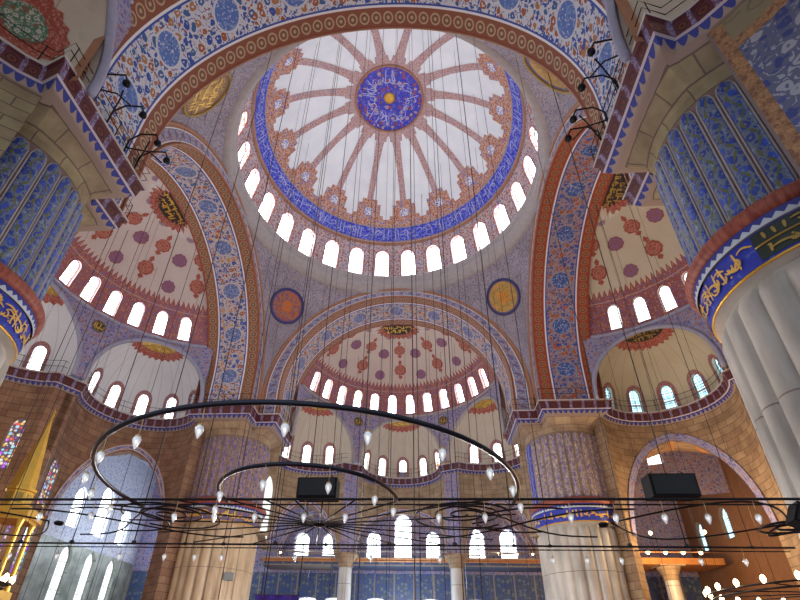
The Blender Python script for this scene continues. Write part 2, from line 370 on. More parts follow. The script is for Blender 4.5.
class MB:
    def __init__(s, tf=None): s.v = []; s.f = []; s.uv = []; s.mi = []; s.cur = 0; s.tf = tf; s.smooth = True
    def quad(s, pts, uvs=None):
        b = len(s.v)
        for p in pts: s.v.append(s.tf(p) if s.tf else tuple(p))
        s.f.append(tuple(range(b, b+len(pts)))); s.uv.append(uvs or [(p[0], p[1]) for p in pts]); s.mi.append(s.cur)
    def grid(s, fn, us, vs, uvf=None, closed=False):
        """fn(u,v)->point ; shared verts"""
        b = len(s.v); nu, nv = len(us), len(vs)
        for v in vs:
            for u in us:
                p = fn(u, v); s.v.append(s.tf(p) if s.tf else tuple(p))
        uvf = uvf or (lambda u, v: (u, v))
        for j in range(nv-1):
            for i in range(nu-1):
                a = b+j*nu+i
                s.f.append((a, a+1, a+1+nu, a+nu))
                s.uv.append([uvf(us[i], vs[j]), uvf(us[i+1], vs[j]), uvf(us[i+1], vs[j+1]), uvf(us[i], vs[j+1])]); s.mi.append(s.cur)
    def tube(s, pts, r, n=6, closed=False):
        P = [Vector(p) for p in pts]; m = len(P); rings = []
        up = Vector((0, 0, 1)); prev = None
        for i in range(m):
            if closed: d = P[(i+1) % m]-P[i-1]
            else: d = P[min(i+1, m-1)]-P[max(i-1, 0)]
            d.normalize()
            if prev is None:
                a = d.cross(up)
                if a.length < .05: a = d.cross(Vector((1, 0, 0)))
            else: a = prev-d*prev.dot(d)
            a.normalize(); prev = a; c = d.cross(a)
            rr = r[i] if isinstance(r, (list, tuple)) else r
            rings.append([P[i]+(a*cos(2*pi*k/n)+c*sin(2*pi*k/n))*rr for k in range(n)])
        b = len(s.v)
        for R in rings:
            for p in R: s.v.append(s.tf(tuple(p)) if s.tf else tuple(p))
        L = m if closed else m-1
        for i in range(L):
            for k in range(n):
                j = (i+1) % m; q = (k+1) % n
                s.f.append((b+i*n+k, b+j*n+k, b+j*n+q, b+i*n+q)); s.uv.append([(0, 0), (1, 0), (1, 1), (0, 1)]); s.mi.append(s.cur)
        if not closed:
            s.f.append(tuple(b+k for k in range(n))); s.uv.append([(0, 0)]*n); s.mi.append(s.cur)
            s.f.append(tuple(b+(m-1)*n+k for k in reversed(range(n)))); s.uv.append([(0, 0)]*n); s.mi.append(s.cur)
    def lathe(s, prof, c=(0, 0, 0), n=24, uvs=1.0):
        L = 0; ls = [0]
        for i in range(1, len(prof)): L += hypot(prof[i][0]-prof[i-1][0], prof[i][1]-prof[i-1][1]); ls.append(L)
        def fn(u, k): r, z = prof[k]; return (c[0]+r*cos(u), c[1]+r*sin(u), c[2]+z)
        R = max(p[0] for p in prof)
        s.grid(fn, [2*pi*i/n for i in range(n+1)], list(range(len(prof))), lambda u, k: (u*R*uvs, ls[k]))
    def box(s, c, d, rot=None):
        x, y, z = d[0]/2, d[1]/2, d[2]/2
        V = [Vector((i*x, j*y, k*z)) for i in (-1, 1) for j in (-1, 1) for k in (-1, 1)]
        if rot: V = [rot @ q for q in V]
        V = [tuple(q+Vector(c)) for q in V]
        for f in ((0, 1, 3, 2), (4, 6, 7, 5), (0, 4, 5, 1), (2, 3, 7, 6), (0, 2, 6, 4), (1, 5, 7, 3)):
            s.quad([V[i] for i in f], [(0, 0), (d[0], 0), (d[0], d[2]), (0, d[2])])
    def build(s, name, mats, parent=None, smooth=None, origin=None, bevel=0):
        me = bpy.data.meshes.new(name)
        vs = s.v
        if origin: vs = [(p[0]-origin[0], p[1]-origin[1], p[2]-origin[2]) for p in vs]
        me.from_pydata(vs, [], s.f)
        ul = me.uv_layers.new(name='UVMap'); flat = []
        for q in s.uv:
            for a in q: flat += [a[0], a[1]]
        ul.data.foreach_set('uv', flat)
        if not isinstance(mats, (list, tuple)): mats = [mats]
        for m_ in mats: me.materials.append(m_)
        me.polygons.foreach_set('material_index', s.mi)
        sm = s.smooth if smooth is None else smooth
        me.polygons.foreach_set('use_smooth', [sm]*len(me.polygons))
        me.update()
        o = bpy.data.objects.new(name, me); COL.objects.link(o)
        if parent is not None: o.parent = parent
        if origin and parent is None: o.location = origin
        if bevel:
            b = o.modifiers.new('bevel', 'BEVEL'); b.width = bevel; b.segments = 2
        return o
def empty(name, loc=(0, 0, 0), rz=0):
    o = bpy.data.objects.new(name, None); COL.objects.link(o); o.location = loc; o.rotation_euler.z = rz; o.empty_display_size = .2
    return o
def rng(a, b, n): return [a+(b-a)*i/n for i in range(n+1)]
ORD = 'first second third fourth fifth sixth seventh eighth ninth tenth eleventh twelfth thirteenth fourteenth fifteenth sixteenth seventeenth eighteenth nineteenth twentieth'.split()
def nth(i):
    if i < 20: return ORD[i]
    t = ['twenty', 'thirty', 'forty', 'fifty', 'sixty', 'seventy', 'eighty', 'ninety'][(i+1)//10-2]; r = (i+1) % 10
    if r == 0: return {20: 'twentieth', 30: 'thirtieth', 40: 'fortieth', 50: 'fiftieth', 60: 'sixtieth', 70: 'seventieth', 80: 'eightieth'}[i+1]
    return t+'-'+ORD[r-1]
def rot4(k):
    c, s_ = [(1, 0), (0, 1), (-1, 0), (0, -1)][k]
    return lambda p: (c*p[0]-s_*p[1], s_*p[0]+c*p[1], p[2])

def arch_top(h, u):
    """height of an opening's head at u"""
    t = max(-1, min(1, (u-h['c'])/(h['w']/2)))
    if h.get('pointed'): return h['s']+h['rise']*(1-abs(t)**1.75)**(1/1.45)
    if h.get('flat'): return h['s']+h['rise']
    return h['s']+h['rise']*sqrt(max(0, 1-t*t))
def hole_pts(h, n=10):
    c, w = h['c'], h['w']; us = [c+w/2*sin(a) for a in rng(-pi/2, pi/2, n)]
    return [(c-w/2, h['b'])]+[(u, arch_top(h, u)) for u in us]+[(c+w/2, h['b'])]
def perforated(mb, mp, u0, u1, v0, v1, holes, du, dv, uvf, reveal=None, reveal_mb=None):
    holes = sorted(holes, key=lambda h: h['c']); cols = []; u = u0
    def span(a, b, h):
        if b-a < 1e-6: return
        if h: us = [h[0]['c']+h[0]['w']/2*sin(t) for t in rng(-pi/2, pi/2, 10)]
        else: us = rng(a, b, max(1, math.ceil((b-a)/du)))
        for i in range(len(us)-1): cols.append((us[i], us[i+1], h))
    stacks = []
    for h in holes:      # openings one above the other share their columns
        if stacks and abs(stacks[-1][0]['c']-h['c']) < 1e-6: stacks[-1].append(h)
        else: stacks.append([h])
    for hh in stacks:
        hh.sort(key=lambda h: h['b'])
        span(u, hh[0]['c']-hh[0]['w']/2, None); span(0, 1, hh); u = hh[0]['c']+hh[0]['w']/2
    span(u, u1, None)
    def strip(a, b, za, zb, ya, yb):
        n = max(1, math.ceil(max(ya-za, yb-zb)/dv))
        for j in range(n):
            p = [(a, za+(ya-za)*j/n), (b, zb+(yb-zb)*j/n), (b, zb+(yb-zb)*(j+1)/n), (a, za+(ya-za)*(j+1)/n)]
            mb.quad([mp(*q) for q in p], [uvf(*q) for q in p])
    for a, b, h in cols:
        if not h: strip(a, b, v0, v0, v1, v1)
        else:
            la, lb = v0, v0
            for g in h:
                if g['b'] > v0+1e-6: strip(a, b, la, lb, g['b'], g['b'])
                la, lb = arch_top(g, a), arch_top(g, b)
            strip(a, b, la, lb, v1, v1)
    if reveal:
        d = reveal; rm = reveal_mb or mb
        for h in holes:
            P = hole_pts(h); P.append(P[0])
            for i in range(len(P)-1):
                a, b = P[i], P[i+1]
                rm.quad([mp(*a), mp(*b), mp(*b, d), mp(*a, d)], [(a[0]+a[1], 0), (b[0]+b[1], 0), (b[0]+b[1], d), (a[0]+a[1], d)])
WIN = [0]
def window(mp, h, depth, pmat, label, group, tf=None, frame=.06, bars=(1, 2), us=1.0, cat='window'):
    """a window of the building: frame with bars, pane behind"""
    WIN[0] += 1; e = empty('window_%d' % WIN[0], (0, 0, 0))
    tag(e, label, cat, group, 'structure')
    us_ = [h['c']+h['w']/2*sin(t) for t in rng(-pi/2, pi/2, 10)]
    mb = MB(tf); mb.smooth = False
    for i in range(len(us_)-1):
        a, b = us_[i], us_[i+1]; ta, tb = arch_top(h, a), arch_top(h, b)
        k = max(1, math.ceil((max(ta, tb)-h['b'])/.6))
        for j in range(k):
            p = [(a, h['b']+(ta-h['b'])*j/k), (b, h['b']+(tb-h['b'])*j/k), (b, h['b']+(tb-h['b'])*(j+1)/k), (a, h['b']+(ta-h['b'])*(j+1)/k)]
            mb.quad([mp(*q, depth) for q in p], [((q[0]-h['c'])*us, q[1]-h['b']) for q in p])
    mb.build('pane', pmat, e)
    fb = MB(tf); P = hole_pts(h, 10); P.append(P[0])
    fb.tube([mp(*q, depth-.03) for q in P[:-1]], frame, 4, closed=True)
    for i in range(1, bars[0]+1):
        u = h['c']-h['w']/2+h['w']*i/(bars[0]+1); fb.tube([mp(u, h['b']+(arch_top(h, u)-h['b'])*t, depth-.03) for t in rng(0, 1, 4)], .02, 4)
    for j in range(1, bars[1]+1):
        v = h['b']+(h['s']-h['b'])*j/(bars[1]+.4); fb.tube([mp(h['c']+h['w']*(t-.5), v, depth-.03) for t in rng(0, 1, 3)], .02, 4)
    fb.build('frame', M['lead'], e)
    return e

def script(mb, mp, u0, u1, v0, v1, step, wd, seed):
    """flowing strokes of an inscription between v0 and v1"""
    R = random.Random(seed); u = u0; H = v1-v0
    def stroke(pts, w):
        n = len(pts)
        for i in range(n-1):
            a, b = pts[i], pts[i+1]; dx, dy = b[0]-a[0], b[1]-a[1]; L = hypot(dx, dy) or 1; nx, ny = -dy/L, dx/L
            wa = w*(.35+.65*sin(pi*(i+.3)/n)); wb = w*(.35+.65*sin(pi*min(1, (i+1.3)/n)))
            q = [(a[0]+nx*wa, a[1]+ny*wa), (a[0]-nx*wa, a[1]-ny*wa), (b[0]-nx*wb, b[1]-ny*wb), (b[0]+nx*wb, b[1]+ny*wb)]
            mb.quad([mp(*t) for t in q], q)
    while u < u1-step*.6:
        k = R.random()
        if k < .38:
            s = R.uniform(-.12, .12)*H; stroke([(u+s*t, v0+H*(.12+.8*t)) for t in rng(0, 1, 4)], wd)
        elif k < .72:
            r = H*R.uniform(.16, .26); c = (u+r*.4, v0+H*R.uniform(.3, .55)); a0 = R.uniform(2.6, 3.6)
            stroke([(c[0]+r*cos(a0+t), c[1]+r*sin(a0+t)*.85) for t in rng(0, R.uniform(3.0, 4.8), 7)], wd)
        else:
            y = v0+H*R.uniform(.2, .75); stroke([(u-step*.6+t*step*1.9, y+H*.10*sin(t*4)) for t in rng(0, 1, 5)], wd*.9)
        if R.random() < .55:
            x, y = u+R.uniform(-.3, .3)*step, v0+H*R.uniform(.1, .9); q = wd*1.1
            mb.quad([mp(x-q, y), mp(x, y-q), mp(x+q, y), mp(x, y+q)], [(0, 0)]*4)
        u += step*R.uniform(.65, 1.2)

# ------------------------------------------------------------------ main dimensions (metres)
A = 11.1; R1 = 9.4; ZI = 20.7; ZC = 20.0; T = 4.4; RE = 10.9
DR, DZ = 11.35, 31.65
def dome_r(z): return sqrt(max(0, DR*DR-(z-DZ)**2)) if z > DZ else DR
def dmap(u, v, d=0.0):   # u = azimuth from +y, v = height; d outward
    r = dome_r(v)+0.0; nr, nz = (r/DR, (v-DZ)/DR) if v > DZ else (1, 0)
    return ((r+d*nr)*sin(u), (r+d*nr)*cos(u), v+d*nz)

# ---- drum with 28 windows
hs = []; W0 = -.118
for i in range(28):
    a = W0+2*pi*i/28; a = (a+pi) % (2*pi)-pi
    hs.append(dict(c=a, w=1.32/11.1, b=32.75, s=34.75, rise=.66))
hs.sort(key=lambda h: h['c'])
st = hs[0]['c']-pi/28
mb = MB(); perforated(mb, dmap, st, st+2*pi, 32.3, 36.0, hs, .06, .6, lambda u, v: (u*11.1, v-32.3), reveal=.55)
drum = mb.build('wall_drum', M['drum']); tag(drum, 'patterned drum ring of the main dome pierced by arched windows', 'drum wall', None, 'structure')
sb = MB()
for h in hs: sb.tube([dmap(u, v, -.02) for u, v in hole_pts(dict(h, w=h['w']+.008, rise=h['rise']+.05))], .03, 5)
o = sb.build('window_surrounds', M['mould_red'], drum); o['label'] = 'dark red arched surrounds'
fr = [h for h in hs]
for i, h in enumerate(sorted(hs, key=lambda h: (h['c']-W0+pi-.01) % (2*pi))):
    window(dmap, h, .45, M['pane'], 'bright arched window in the dome drum, %s clockwise from above the near arch' % nth(i), 'arched windows of the main dome drum', bars=(0, 0), us=11.1)
# mouldings under and over the drum
mb = MB()
mb.lathe([(11.55, -1.6), (11.12, -1.55), (11.08, -1.0), (10.86, -.85), (10.84, -.62), (11.02, -.5), (11.05, -.15), (10.80, 0), (10.82, .16), (11.33, .3), (11.6, .3)], (0, 0, 32.1), 112)
tag(mb.build('trim_drum_base', M['mould_grey']), 'grey ring moulding beneath the drum windows', 'moulding', None, 'structure')
mb = MB(); prof = []
for t in rng(0, 1, 8): prof.append((dome_r(36.0)-.02-.16*sin(pi*t), 35.92+.30*t))
mb.lathe(prof, (0, 0, 0), 112)
tag(mb.build('trim_dome_ring', M['mould_brown']), 'thin brown ring moulding between the windows and the blue inscription', 'moulding', None, 'structure')

# ---- dome shell
mb = MB()
def th(z): return acos(max(-1, min(1, (z-DZ)/DR)))
T0 = th(36.0)
mb.grid(lambda u, t: dmap(u, DZ+DR*cos(t)), rng(0, 2*pi, 96), rng(T0, .0005, 24), lambda u, t: (u*4, t*DR))
dome = mb.build('ceiling_dome', M['dome_white']); tag(dome, 'great central dome of pale blue-white plaster with sixteen painted ribs', 'dome', None, 'structure')
def smap(u, t, d=-.03): # on the sphere: azimuth, polar angle
    r = DR+d; return (r*sin(t)*sin(u), r*sin(t)*cos(u), DZ+r*cos(t))
ta, tb = th(36.22), th(37.6)
mb = MB(); mb.grid(lambda u, t: smap(u, t, -.04), rng(0, 2*pi, 112), rng(ta, tb, 4), lambda u, t: (u*10, (ta-t)/(ta-tb)*1.3))
ib = mb.build('inscription_band', M['ins_blue'], dome); ib['label'] = 'cobalt blue ring lettered in white'
mb = MB(); script(mb, lambda u, v: smap(u, v/DR, -.07), 0, 2*pi-.02, tb*DR+.14, ta*DR-.14, .042, .035, 3)
# strokes need equal scale: use u in metres instead
mb = MB(); script(mb, lambda u, v: smap(u/10.0, v/DR, -.07), 0, 62.6, tb*DR+.14, ta*DR-.14, .36, .036, 3)
mb.build('lettering', M['script_white'], ib)
mb = MB(); AF = .104; NR = 16
prof = [(2.75, 9), (3.3, 9), (3.3, .58), (3.8, .54), (3.8, .38), (4.3, .34), (5.5, .28), (7.9, .29), (8.15, .31), (8.15, .70), (8.45, .74), (8.45, 1.08), (9.1, 1.14), (9.1, 1.45), (9.3, 1.5), (9.3, 9), (9.80, 9)]
base = MB()
for k in range(NR):
    a = AF+2*pi*k/NR
    for (r0, w0), (r1, w1) in zip(prof[:-1], prof[1:]):
        if r1-r0 < 1e-6: continue
        tgt = base if r0 >= 8.1 else mb
        n = max(1, math.ceil((r1-r0)/.4))
        for j in range(n):
            ra, rb = r0+(r1-r0)*j/n, r0+(r1-r0)*(j+1)/n; wa, wb = w0+(w1-w0)*j/n, w0+(w1-w0)*(j+1)/n
            sa, sb_ = min(wa/ra, pi/NR), min(wb/rb, pi/NR); xa, xb = math.asin(ra/DR), math.asin(rb/DR)
            m_ = max(1, math.ceil(sa*ra/.3))
            for q in range(m_):
                f0, f1 = -1+2*q/m_, -1+2*(q+1)/m_
                P = [(a+sa*f0, xa), (a+sa*f1, xa), (a+sb_*f1, xb), (a+sb_*f0, xb)]
                tgt.quad([smap(*p) for p in P], [(p[0]*8, p[1]*DR) for p in P])
mb.build('painted_ribs', M['rib'], dome); base.build('rib_bases', M['ribbase'], dome)
mb = MB()
for k in range(NR):
    a = AF+2*pi*k/NR; x = math.asin(8.93/DR); r = .40
    ring = [(a+r*cos(t)/8.93, x+r*sin(t)/DR) for t in rng(0, 2*pi, 14)[:-1]]
    mb.quad([smap(*p, -.06) for p in ring], [((p[0]-a)*8.9, (p[1]-x)*DR) for p in ring])
mb.build('painted_blossoms', M['blossom'], dome)
# crown medallion
mb = MB(); mb.grid(lambda u, t: smap(u, t, -.05), rng(0, 2*pi, 48), rng(.001, math.asin(2.85/DR), 5), lambda u, t: (t*DR*sin(u), t*DR*cos(u)))
cm = mb.build('crown_medallion', M['crown'], dome)
mb = MB(); mb.tube([smap(a, math.asin(2.88/DR), -.08) for a in rng(0, 2*pi, 64)[:-1]], .10, 6, True); mb.build('gilt_rim', M['mould_brown'], cm)
mb = MB(); R = random.Random(5)
for k in range(10):
    a = 2*pi*k/10; mbm = lambda u, v: smap(atan2(u, v), hypot(u, v)/DR, -.08)
    script(mb, lambda u, v, a=a: (lambda x, y: smap(atan2(x, y), hypot(x, y)/DR, -.085))(u*cos(a)-v*sin(a), u*sin(a)+v*cos(a)), -.6, .6, 1.0, 2.6, .26, .035, 50+k)
mb.build('lettering', M['script_white'], cm)
mb = MB(); mb.lathe([(.001, -.28), (.25, -.24), (.45, -.1), (.5, .05), (.5, .1)], (0, 0, DZ+DR-.08), 20); mb.build('boss', M['gold'], cm)

# ---- pendentives (one per corner)
def pmap(q):
    s = [(1, 1), (-1, 1), (-1, -1), (1, -1)][q]
    def f(t, z, d=0.0):
        xa = sqrt(max(0, RE*RE-(z-ZC)**2)); rr = sqrt(A*A+xa*xa); a0 = atan2(A, xa); a1 = pi/2-a0
        a = a1+(a0-a1)*t; rr += d; return (s[0]*rr*cos(a), s[1]*rr*sin(a), z)
    return f
pn = ['far right', 'far left', 'near left', 'near right']
for q in range(4):
    f = pmap(q); mb = MB()
    zs = [ZC-2.6]+[ZC+RE*sin(t) for t in rng(0, pi/2, 22)]
    def ff(t, z, f=f): return f(t, max(z, ZC)) if z >= ZC else (*f(t, ZC)[:2], z)
    mb.grid(ff, rng(0, 1, 16), zs, lambda t, z: ((t-.5)*2*(1.3+max(0, z-ZC)*.85), z))
    o = mb.build('ceiling_pendentive', M['pend'])
    tag(o, 'grey lavender pendentive under the dome, %s corner' % pn[q], 'pendentive', None, 'structure')
    bb = MB()
    for t, w in ((.0, 0), (1.0, 0)):
        pass
    # painted border line following the triangle
    line = []
    for z in rng(ZC+.8, ZC+RE-1.9, 14):
        m_ = .10+.02*(z-ZC)/RE; line.append(f(m_+.06, z, -.02))
    top = [f(t, ZC+RE-1.9, -.02) for t in rng(.18, .82, 12)]
    line2 = [f(1-(.16+.02*(z-ZC)/RE), z, -.02) for z in rng(ZC+.8, ZC+RE-1.9, 14)][::-1]
    bb.tube(line+top+line2, .045, 4)
    bb.build('border_line', M['mould_grey'], o)
# pendentive roundels
def roundel(q, zc, R, mat, label, lettered=None):
    f = pmap(q); p0 = Vector(f(.5, zc, -.06)); pr_ = Vector(f(.5, zc+.1, -.06)); up = (pr_-p0).normalized()
    sd = (Vector(f(.55, zc, -.06))-Vector(f(.45, zc, -.06))).normalized(); nn = sd.cross(up).normalized()
    if nn.dot(Vector((-p0.x, -p0.y, -12))) < 0: nn = -nn
    def P(x, y, d=0): return tuple(p0+sd*x+up*y+nn*(d+.10*(x*x+y*y)/4))
    e = empty('calligraphy_roundel', tuple(p0)); tag(e, label, 'roundel', 'roundels in the dome pendentives')
    L = lambda p: tuple(Vector(p)-p0)
    mb = MB(lambda p: L(p)); mb.grid(lambda a, r: P(r*cos(a), r*sin(a), .02), rng(0, 2*pi, 40), rng(.001, R, 5), lambda a, r: (r*cos(a), r*sin(a)))
    mb.grid(lambda a, r: P(R*cos(a), R*sin(a), r), rng(0, 2*pi, 40), [-.25, .02])
    mb.build('disc', mat, e)
    mb = MB(lambda p: L(p)); mb.tube([P(R*cos(a), R*sin(a), .03) for a in rng(0, 2*pi, 40)[:-1]], .09, 6, True); mb.build('rim', M['blue_ring'] if q < 2 else M['dkgold'], e)
    if lettered:
        mb = MB(lambda p: L(p))
        for k, (y0, y1) in enumerate(((-1.0, -.35), (-.35, .35), (.3, 1.0))):
            w = sqrt(R*R-max(abs(y0), abs(y1))**2)*.85; script(mb, lambda u, v: P(u, v, .05), -w, w, y0, y1, .22, .055, q*7+k)
        mb.build('lettering', lettered, e)
roundel(0, 28.2, 1.5, M['rd_gold'], 'round yellow and orange medallion on the far right pendentive', M['dkgold'])
roundel(1, 28.0, 1.5, M['rd_red'], 'round red and orange medallion with navy rim on the far left pendentive', M['mould_brown'])
roundel(2, 28.2, 1.6, M['rd_script'], 'gilded openwork calligraphy medallion on the near left pendentive', M['gold'])
roundel(3, 28.2, 1.6, M['rd_gold'], 'gilded medallion on dark plum ground on the near right pendentive', M['dkgold'])

# ------------------------------------------------------------------ wings
WN = ['far', 'left', 'near', 'right']
YS = A+T; YC = 13.8; RS = 9.1; ZS = 23.55; HS = 6.75
PH = [radians(57), 0, -radians(57)]; DC = 9.3; EX = 4.2; CT = 18.3; CB = 17.3
def ex_c(ph): return (DC*sin(ph), YC+DC*cos(ph))
def semi_r(z): return RS*sqrt(max(0, 1-((z-ZS)/HS)**2)) if z > ZS else RS
def semi(u, v, d=0.0):
    """u in -1..1 across the half dome, v height, d outward"""
    r = semi_r(v); c = YS-YC
    lim = acos(min(1, c/r)) if r > c else 0
    a = u*lim; k = (v-ZS)/HS if v > ZS else 0; nz = k*RS/HS; nl = sqrt(1+nz*nz)
    return ((r+d/nl)*sin(a), YC+(r+d/nl)*cos(a), v+d*nz/nl)
def cornice_path():
    P = [(A+.15, A+.15), (9.6, A+.15), (9.6, YS), ]
    for ph in PH:
        C = ex_c(ph)
        for a in rng(radians(90), -radians(90), 16): P.append((C[0]+EX*sin(ph+a), C[1]+EX*cos(ph+a)))
    P += [(-9.6, YS), (-9.6, A+.15), (-A-.15, A+.15)]
    return P
CP = cornice_path()
def offset_path(P, d, closed=False):
    out = []
    for i, p in enumerate(P):
        a = P[max(i-1, 0)]; b = P[min(i+1, len(P)-1)]
        d1 = Vector((p[0]-a[0], p[1]-a[1])); d2 = Vector((b[0]-p[0], b[1]-p[1]))
        if d1.length < 1e-6: d1 = d2
        if d2.length < 1e-6: d2 = d1
        d1.normalize(); d2.normalize(); n1 = Vector((-d1.y, d1.x)); n2 = Vector((-d2.y, d2.x))
        m_ = (n1+n2); L = m_.length
        m_ = m_/L if L > 1e-3 else n1
        k = 1/max(.6, m_.dot(n1)); out.append((p[0]+m_.x*d*k, p[1]+m_.y*d*k))
    return out
shellm = ['shell', 'shell_l', 'shell', 'shell_r']; exm = ['ex', 'ex_l', 'ex', 'ex_r']
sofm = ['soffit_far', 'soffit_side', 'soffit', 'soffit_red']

def wing(k):
    tf = rot4(k); nm = WN[k]
    # -- arch: soffit, face
    def aprof(R_, Z_): return [(-R_, 17.9+(Z_-17.9)*i/4) for i in range(4)]+[(R_*sin(t), Z_+R_*cos(t)) for t in rng(-pi/2, pi/2, 48)]+[(R_, 17.9+(Z_-17.9)*(3-i)/4) for i in range(4)]
    prof = aprof(R1, ZI); prof2 = aprof(RE, ZC)
    ls = [0]
    for i in range(1, len(prof)): ls.append(ls[-1]+hypot(prof[i][0]-prof[i-1][0], prof[i][1]-prof[i-1][1]))
    mid = ls[-1]/2
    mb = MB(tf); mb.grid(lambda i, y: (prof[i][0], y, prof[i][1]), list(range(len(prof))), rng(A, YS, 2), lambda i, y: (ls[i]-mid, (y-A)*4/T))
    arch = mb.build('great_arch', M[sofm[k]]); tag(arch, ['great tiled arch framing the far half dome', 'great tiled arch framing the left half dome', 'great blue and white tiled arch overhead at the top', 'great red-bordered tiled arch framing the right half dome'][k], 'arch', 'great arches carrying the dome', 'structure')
    mb = MB(tf)
    def fm(i, s): # ring between R1 and RE on the plane
        x, z = prof[i]; x2, z2 = prof2[i]; return (x+(x2-x)*s, A, z+(z2-z)*s)
    mb.grid(fm, list(range(len(prof))), [0, .5, 1], lambda i, s: (ls[i]*1.04-mid, s*.9))
    mb.build('arch_face', M['archivolt'], arch)
    mb = MB(tf); mb.tube([fm(i, 1.0) for i in range(len(prof))], .13, 6); mb.tube([(p[0], p[1]-.02, p[2]) for p in (fm(i, .02) for i in range(len(prof)))], .07, 5)
    mb.build('moulding', M['mould_brown'], arch)
    # step between the arch and the half dome
    mb = MB(tf)
    def stp(i, s):
        x, z = prof[i]; zz = max(z, ZS); lim = semi_r(zz) if z > ZS else RS
        if z > ZS: X = sqrt(max(0, semi_r(z)**2-(YS-YC)**2))*(1 if x > 0 else -1)
        else: X = 9.0*(1 if x > 0 else -1)
        if z > ZI+R1*.97: X = x; zq = z+.25
        else: zq = z
        return (x+(X-x)*s, YS, z+(zq-z)*s)
    mb.grid(stp, list(range(len(prof))), [0, 1]); mb.build('arch_back_edge', M['mould_brown'], arch)
    # -- half dome with 14 windows
    limw = acos((YS-YC)/8.95); hol = []
    for i in range(14):
        a = (i-6.5)*pi/14.9
        if abs(a) < limw-.06: hol.append(dict(c=a/limw, w=.88/8.95/limw, b=23.95, s=25.45, rise=.42))
    topz = ZS+HS*sqrt(1-((YS-YC+.02)/RS)**2)
    mb = MB(tf)
    perforated(mb, semi, -1, 1, ZS, topz, hol, .06, .45, lambda u, v: (u*limw*8.9, v-ZS), reveal=.4)
    hd = mb.build('ceiling_half_dome', M[shellm[k]]); tag(hd, nm+' half dome of pale plaster dotted with red rosettes', 'half dome', 'half domes around the main dome', 'structure')
    # rosettes
    R = random.Random(k)
    ro, rb, rc = MB(tf), MB(tf), MB(tf)
    def disc(m_, a, z, r, fin=False, d=-.035):
        rr = semi_r(z); lim = acos(min(1, (YS-YC)/rr)); rmer = HS/RS*1.0
        slope = sqrt(rr**2/RS**2+ (((z-ZS)/HS)**2)*(RS/HS)**2*0+1e-6)
        # metres along the meridian -> height
        k_ = (z-ZS)/HS; dzds = 1/sqrt(1+(RS*k_/(HS*sqrt(max(.02, 1-k_*k_))))**2)
        def q(x, y):
            zz = min(topz-.02, z+y*dzds); r2 = semi_r(zz); l2 = acos(min(1, (YS-YC)/r2)); u = max(-1, min(1, (a+x/rr)/l2)); return semi(u, zz, d)
        n = 18; teeth = r*.10
        ring = [((r+(teeth if i % 2 else 0))*cos(2*pi*i/n), (r+(teeth if i % 2 else 0))*sin(2*pi*i/n)) for i in range(n)]
        for i in range(n):
            x0, y0 = ring[i]; x1, y1 = ring[(i+1) % n]
            m_.quad([q(0, 0), q(x0*.5, y0*.5), q(x1*.5, y1*.5)], [(0, 0), (x0*.5, y0*.5), (x1*.5, y1*.5)])
            m_.quad([q(x0*.5, y0*.5), q(x0, y0), q(x1, y1), q(x1*.5, y1*.5)], [(x0*.5, y0*.5), (x0, y0), (x1, y1), (x1*.5, y1*.5)])
        if fin:
            for s in (-1, 1):
                yb = s*r*1.05; c = [(-.10, yb), (.10, yb), (.22, yb+s*.22), (0, yb+s*.48), (-.22, yb+s*.22)]
                m_.quad([q(*t) for t in c], [(x, y) for x, y in c])
    for i in range(9):
        a = (i-4)*.30; (disc(ro, a, 27.95, .58, True) if i % 2 == 0 else disc(rc, a, 27.5, .50))
    for i in range(9):
        a = (i-4)*.305; (disc(rc, a, 28.95, .54) if i % 2 else disc(ro, a, 29.2, .54, True))
    for a in (-.97, -.29, .30, .97): disc(rb, a, 29.78, .30)
    a_ = .30
    ro.build('painted_rosettes', M['rosette'], hd); rb.build('violet_rosettes', M['rosette_blue'], hd); rc.build('plum_rosettes', M['rosette_center'], hd)
    # crown medallion against the arch: a toothed half disc with lettering
    cmn = MB(tf); cmd = MB(tf); cml = MB(tf)
    def cq(x, y, d): # metres across, metres outward from the arch
        yy = YS+y; r = hypot(x, yy-YC); z = ZS+HS*sqrt(max(0, 1-(r/RS)**2)); return (x, yy, z-d)
    n = 30
    for i in range(n):
        t0, t1 = pi*i/n, pi*(i+1)/n; R0 = 1.75; e0 = .22 if i % 2 else 0; e1 = .22 if (i+1) % 2 else 0
        cmn.quad([cq(0, 0.02, .04), cq((R0+e0)*cos(t0)*1.25, (R0+e0)*sin(t0), .04), cq((R0+e1)*cos(t1)*1.25, (R0+e1)*sin(t1), .04)], [(0, 0), ((R0+e0)*cos(t0), (R0+e0)*sin(t0)), ((R0+e1)*cos(t1), (R0+e1)*sin(t1))])
        cmd.quad([cq(0, .02, .08), cq(1.72*cos(t0), 1.35*sin(t0), .08), cq(1.72*cos(t1), 1.35*sin(t1), .08)], [(0, 0), (1, 0), (1, 1)])
    for j, (y0, y1) in enumerate(((.1, .6), (.55, 1.15))):
        w = 1.5 if j == 0 else 1.0; script(cml, lambda u, v: cq(u, v, .12), -w, w, y0, y1, .2, .06, 90+k*3+j)
    cmo = cmn.build('crown_medallion', M['rosette'], hd); cmd.build('dark_field', M['black'], cmo); cml.build('lettering', M['gold'] if k != 3 else M['dkgold'], cmo)
    vis = [h for h in hol]
    for i, h in enumerate(vis):
        if k == 2 and 3 < i < 10: continue
        window(semi, h, .34, M['pane'] if k in (0, 1) else M['pane_side'], 'bright arched window at the foot of the %s half dome, %s from its left end' % (nm, nth(len(vis)-1-i if False else i)), 'windows at the foot of the %s half dome' % nm, tf, bars=(0, 0) if k != 3 else (1, 3), us=limw*8.9)
    # -- zone between half dome foot and cornice, cut by the three exedra arches
    limc = acos((YS-YC)/RS)
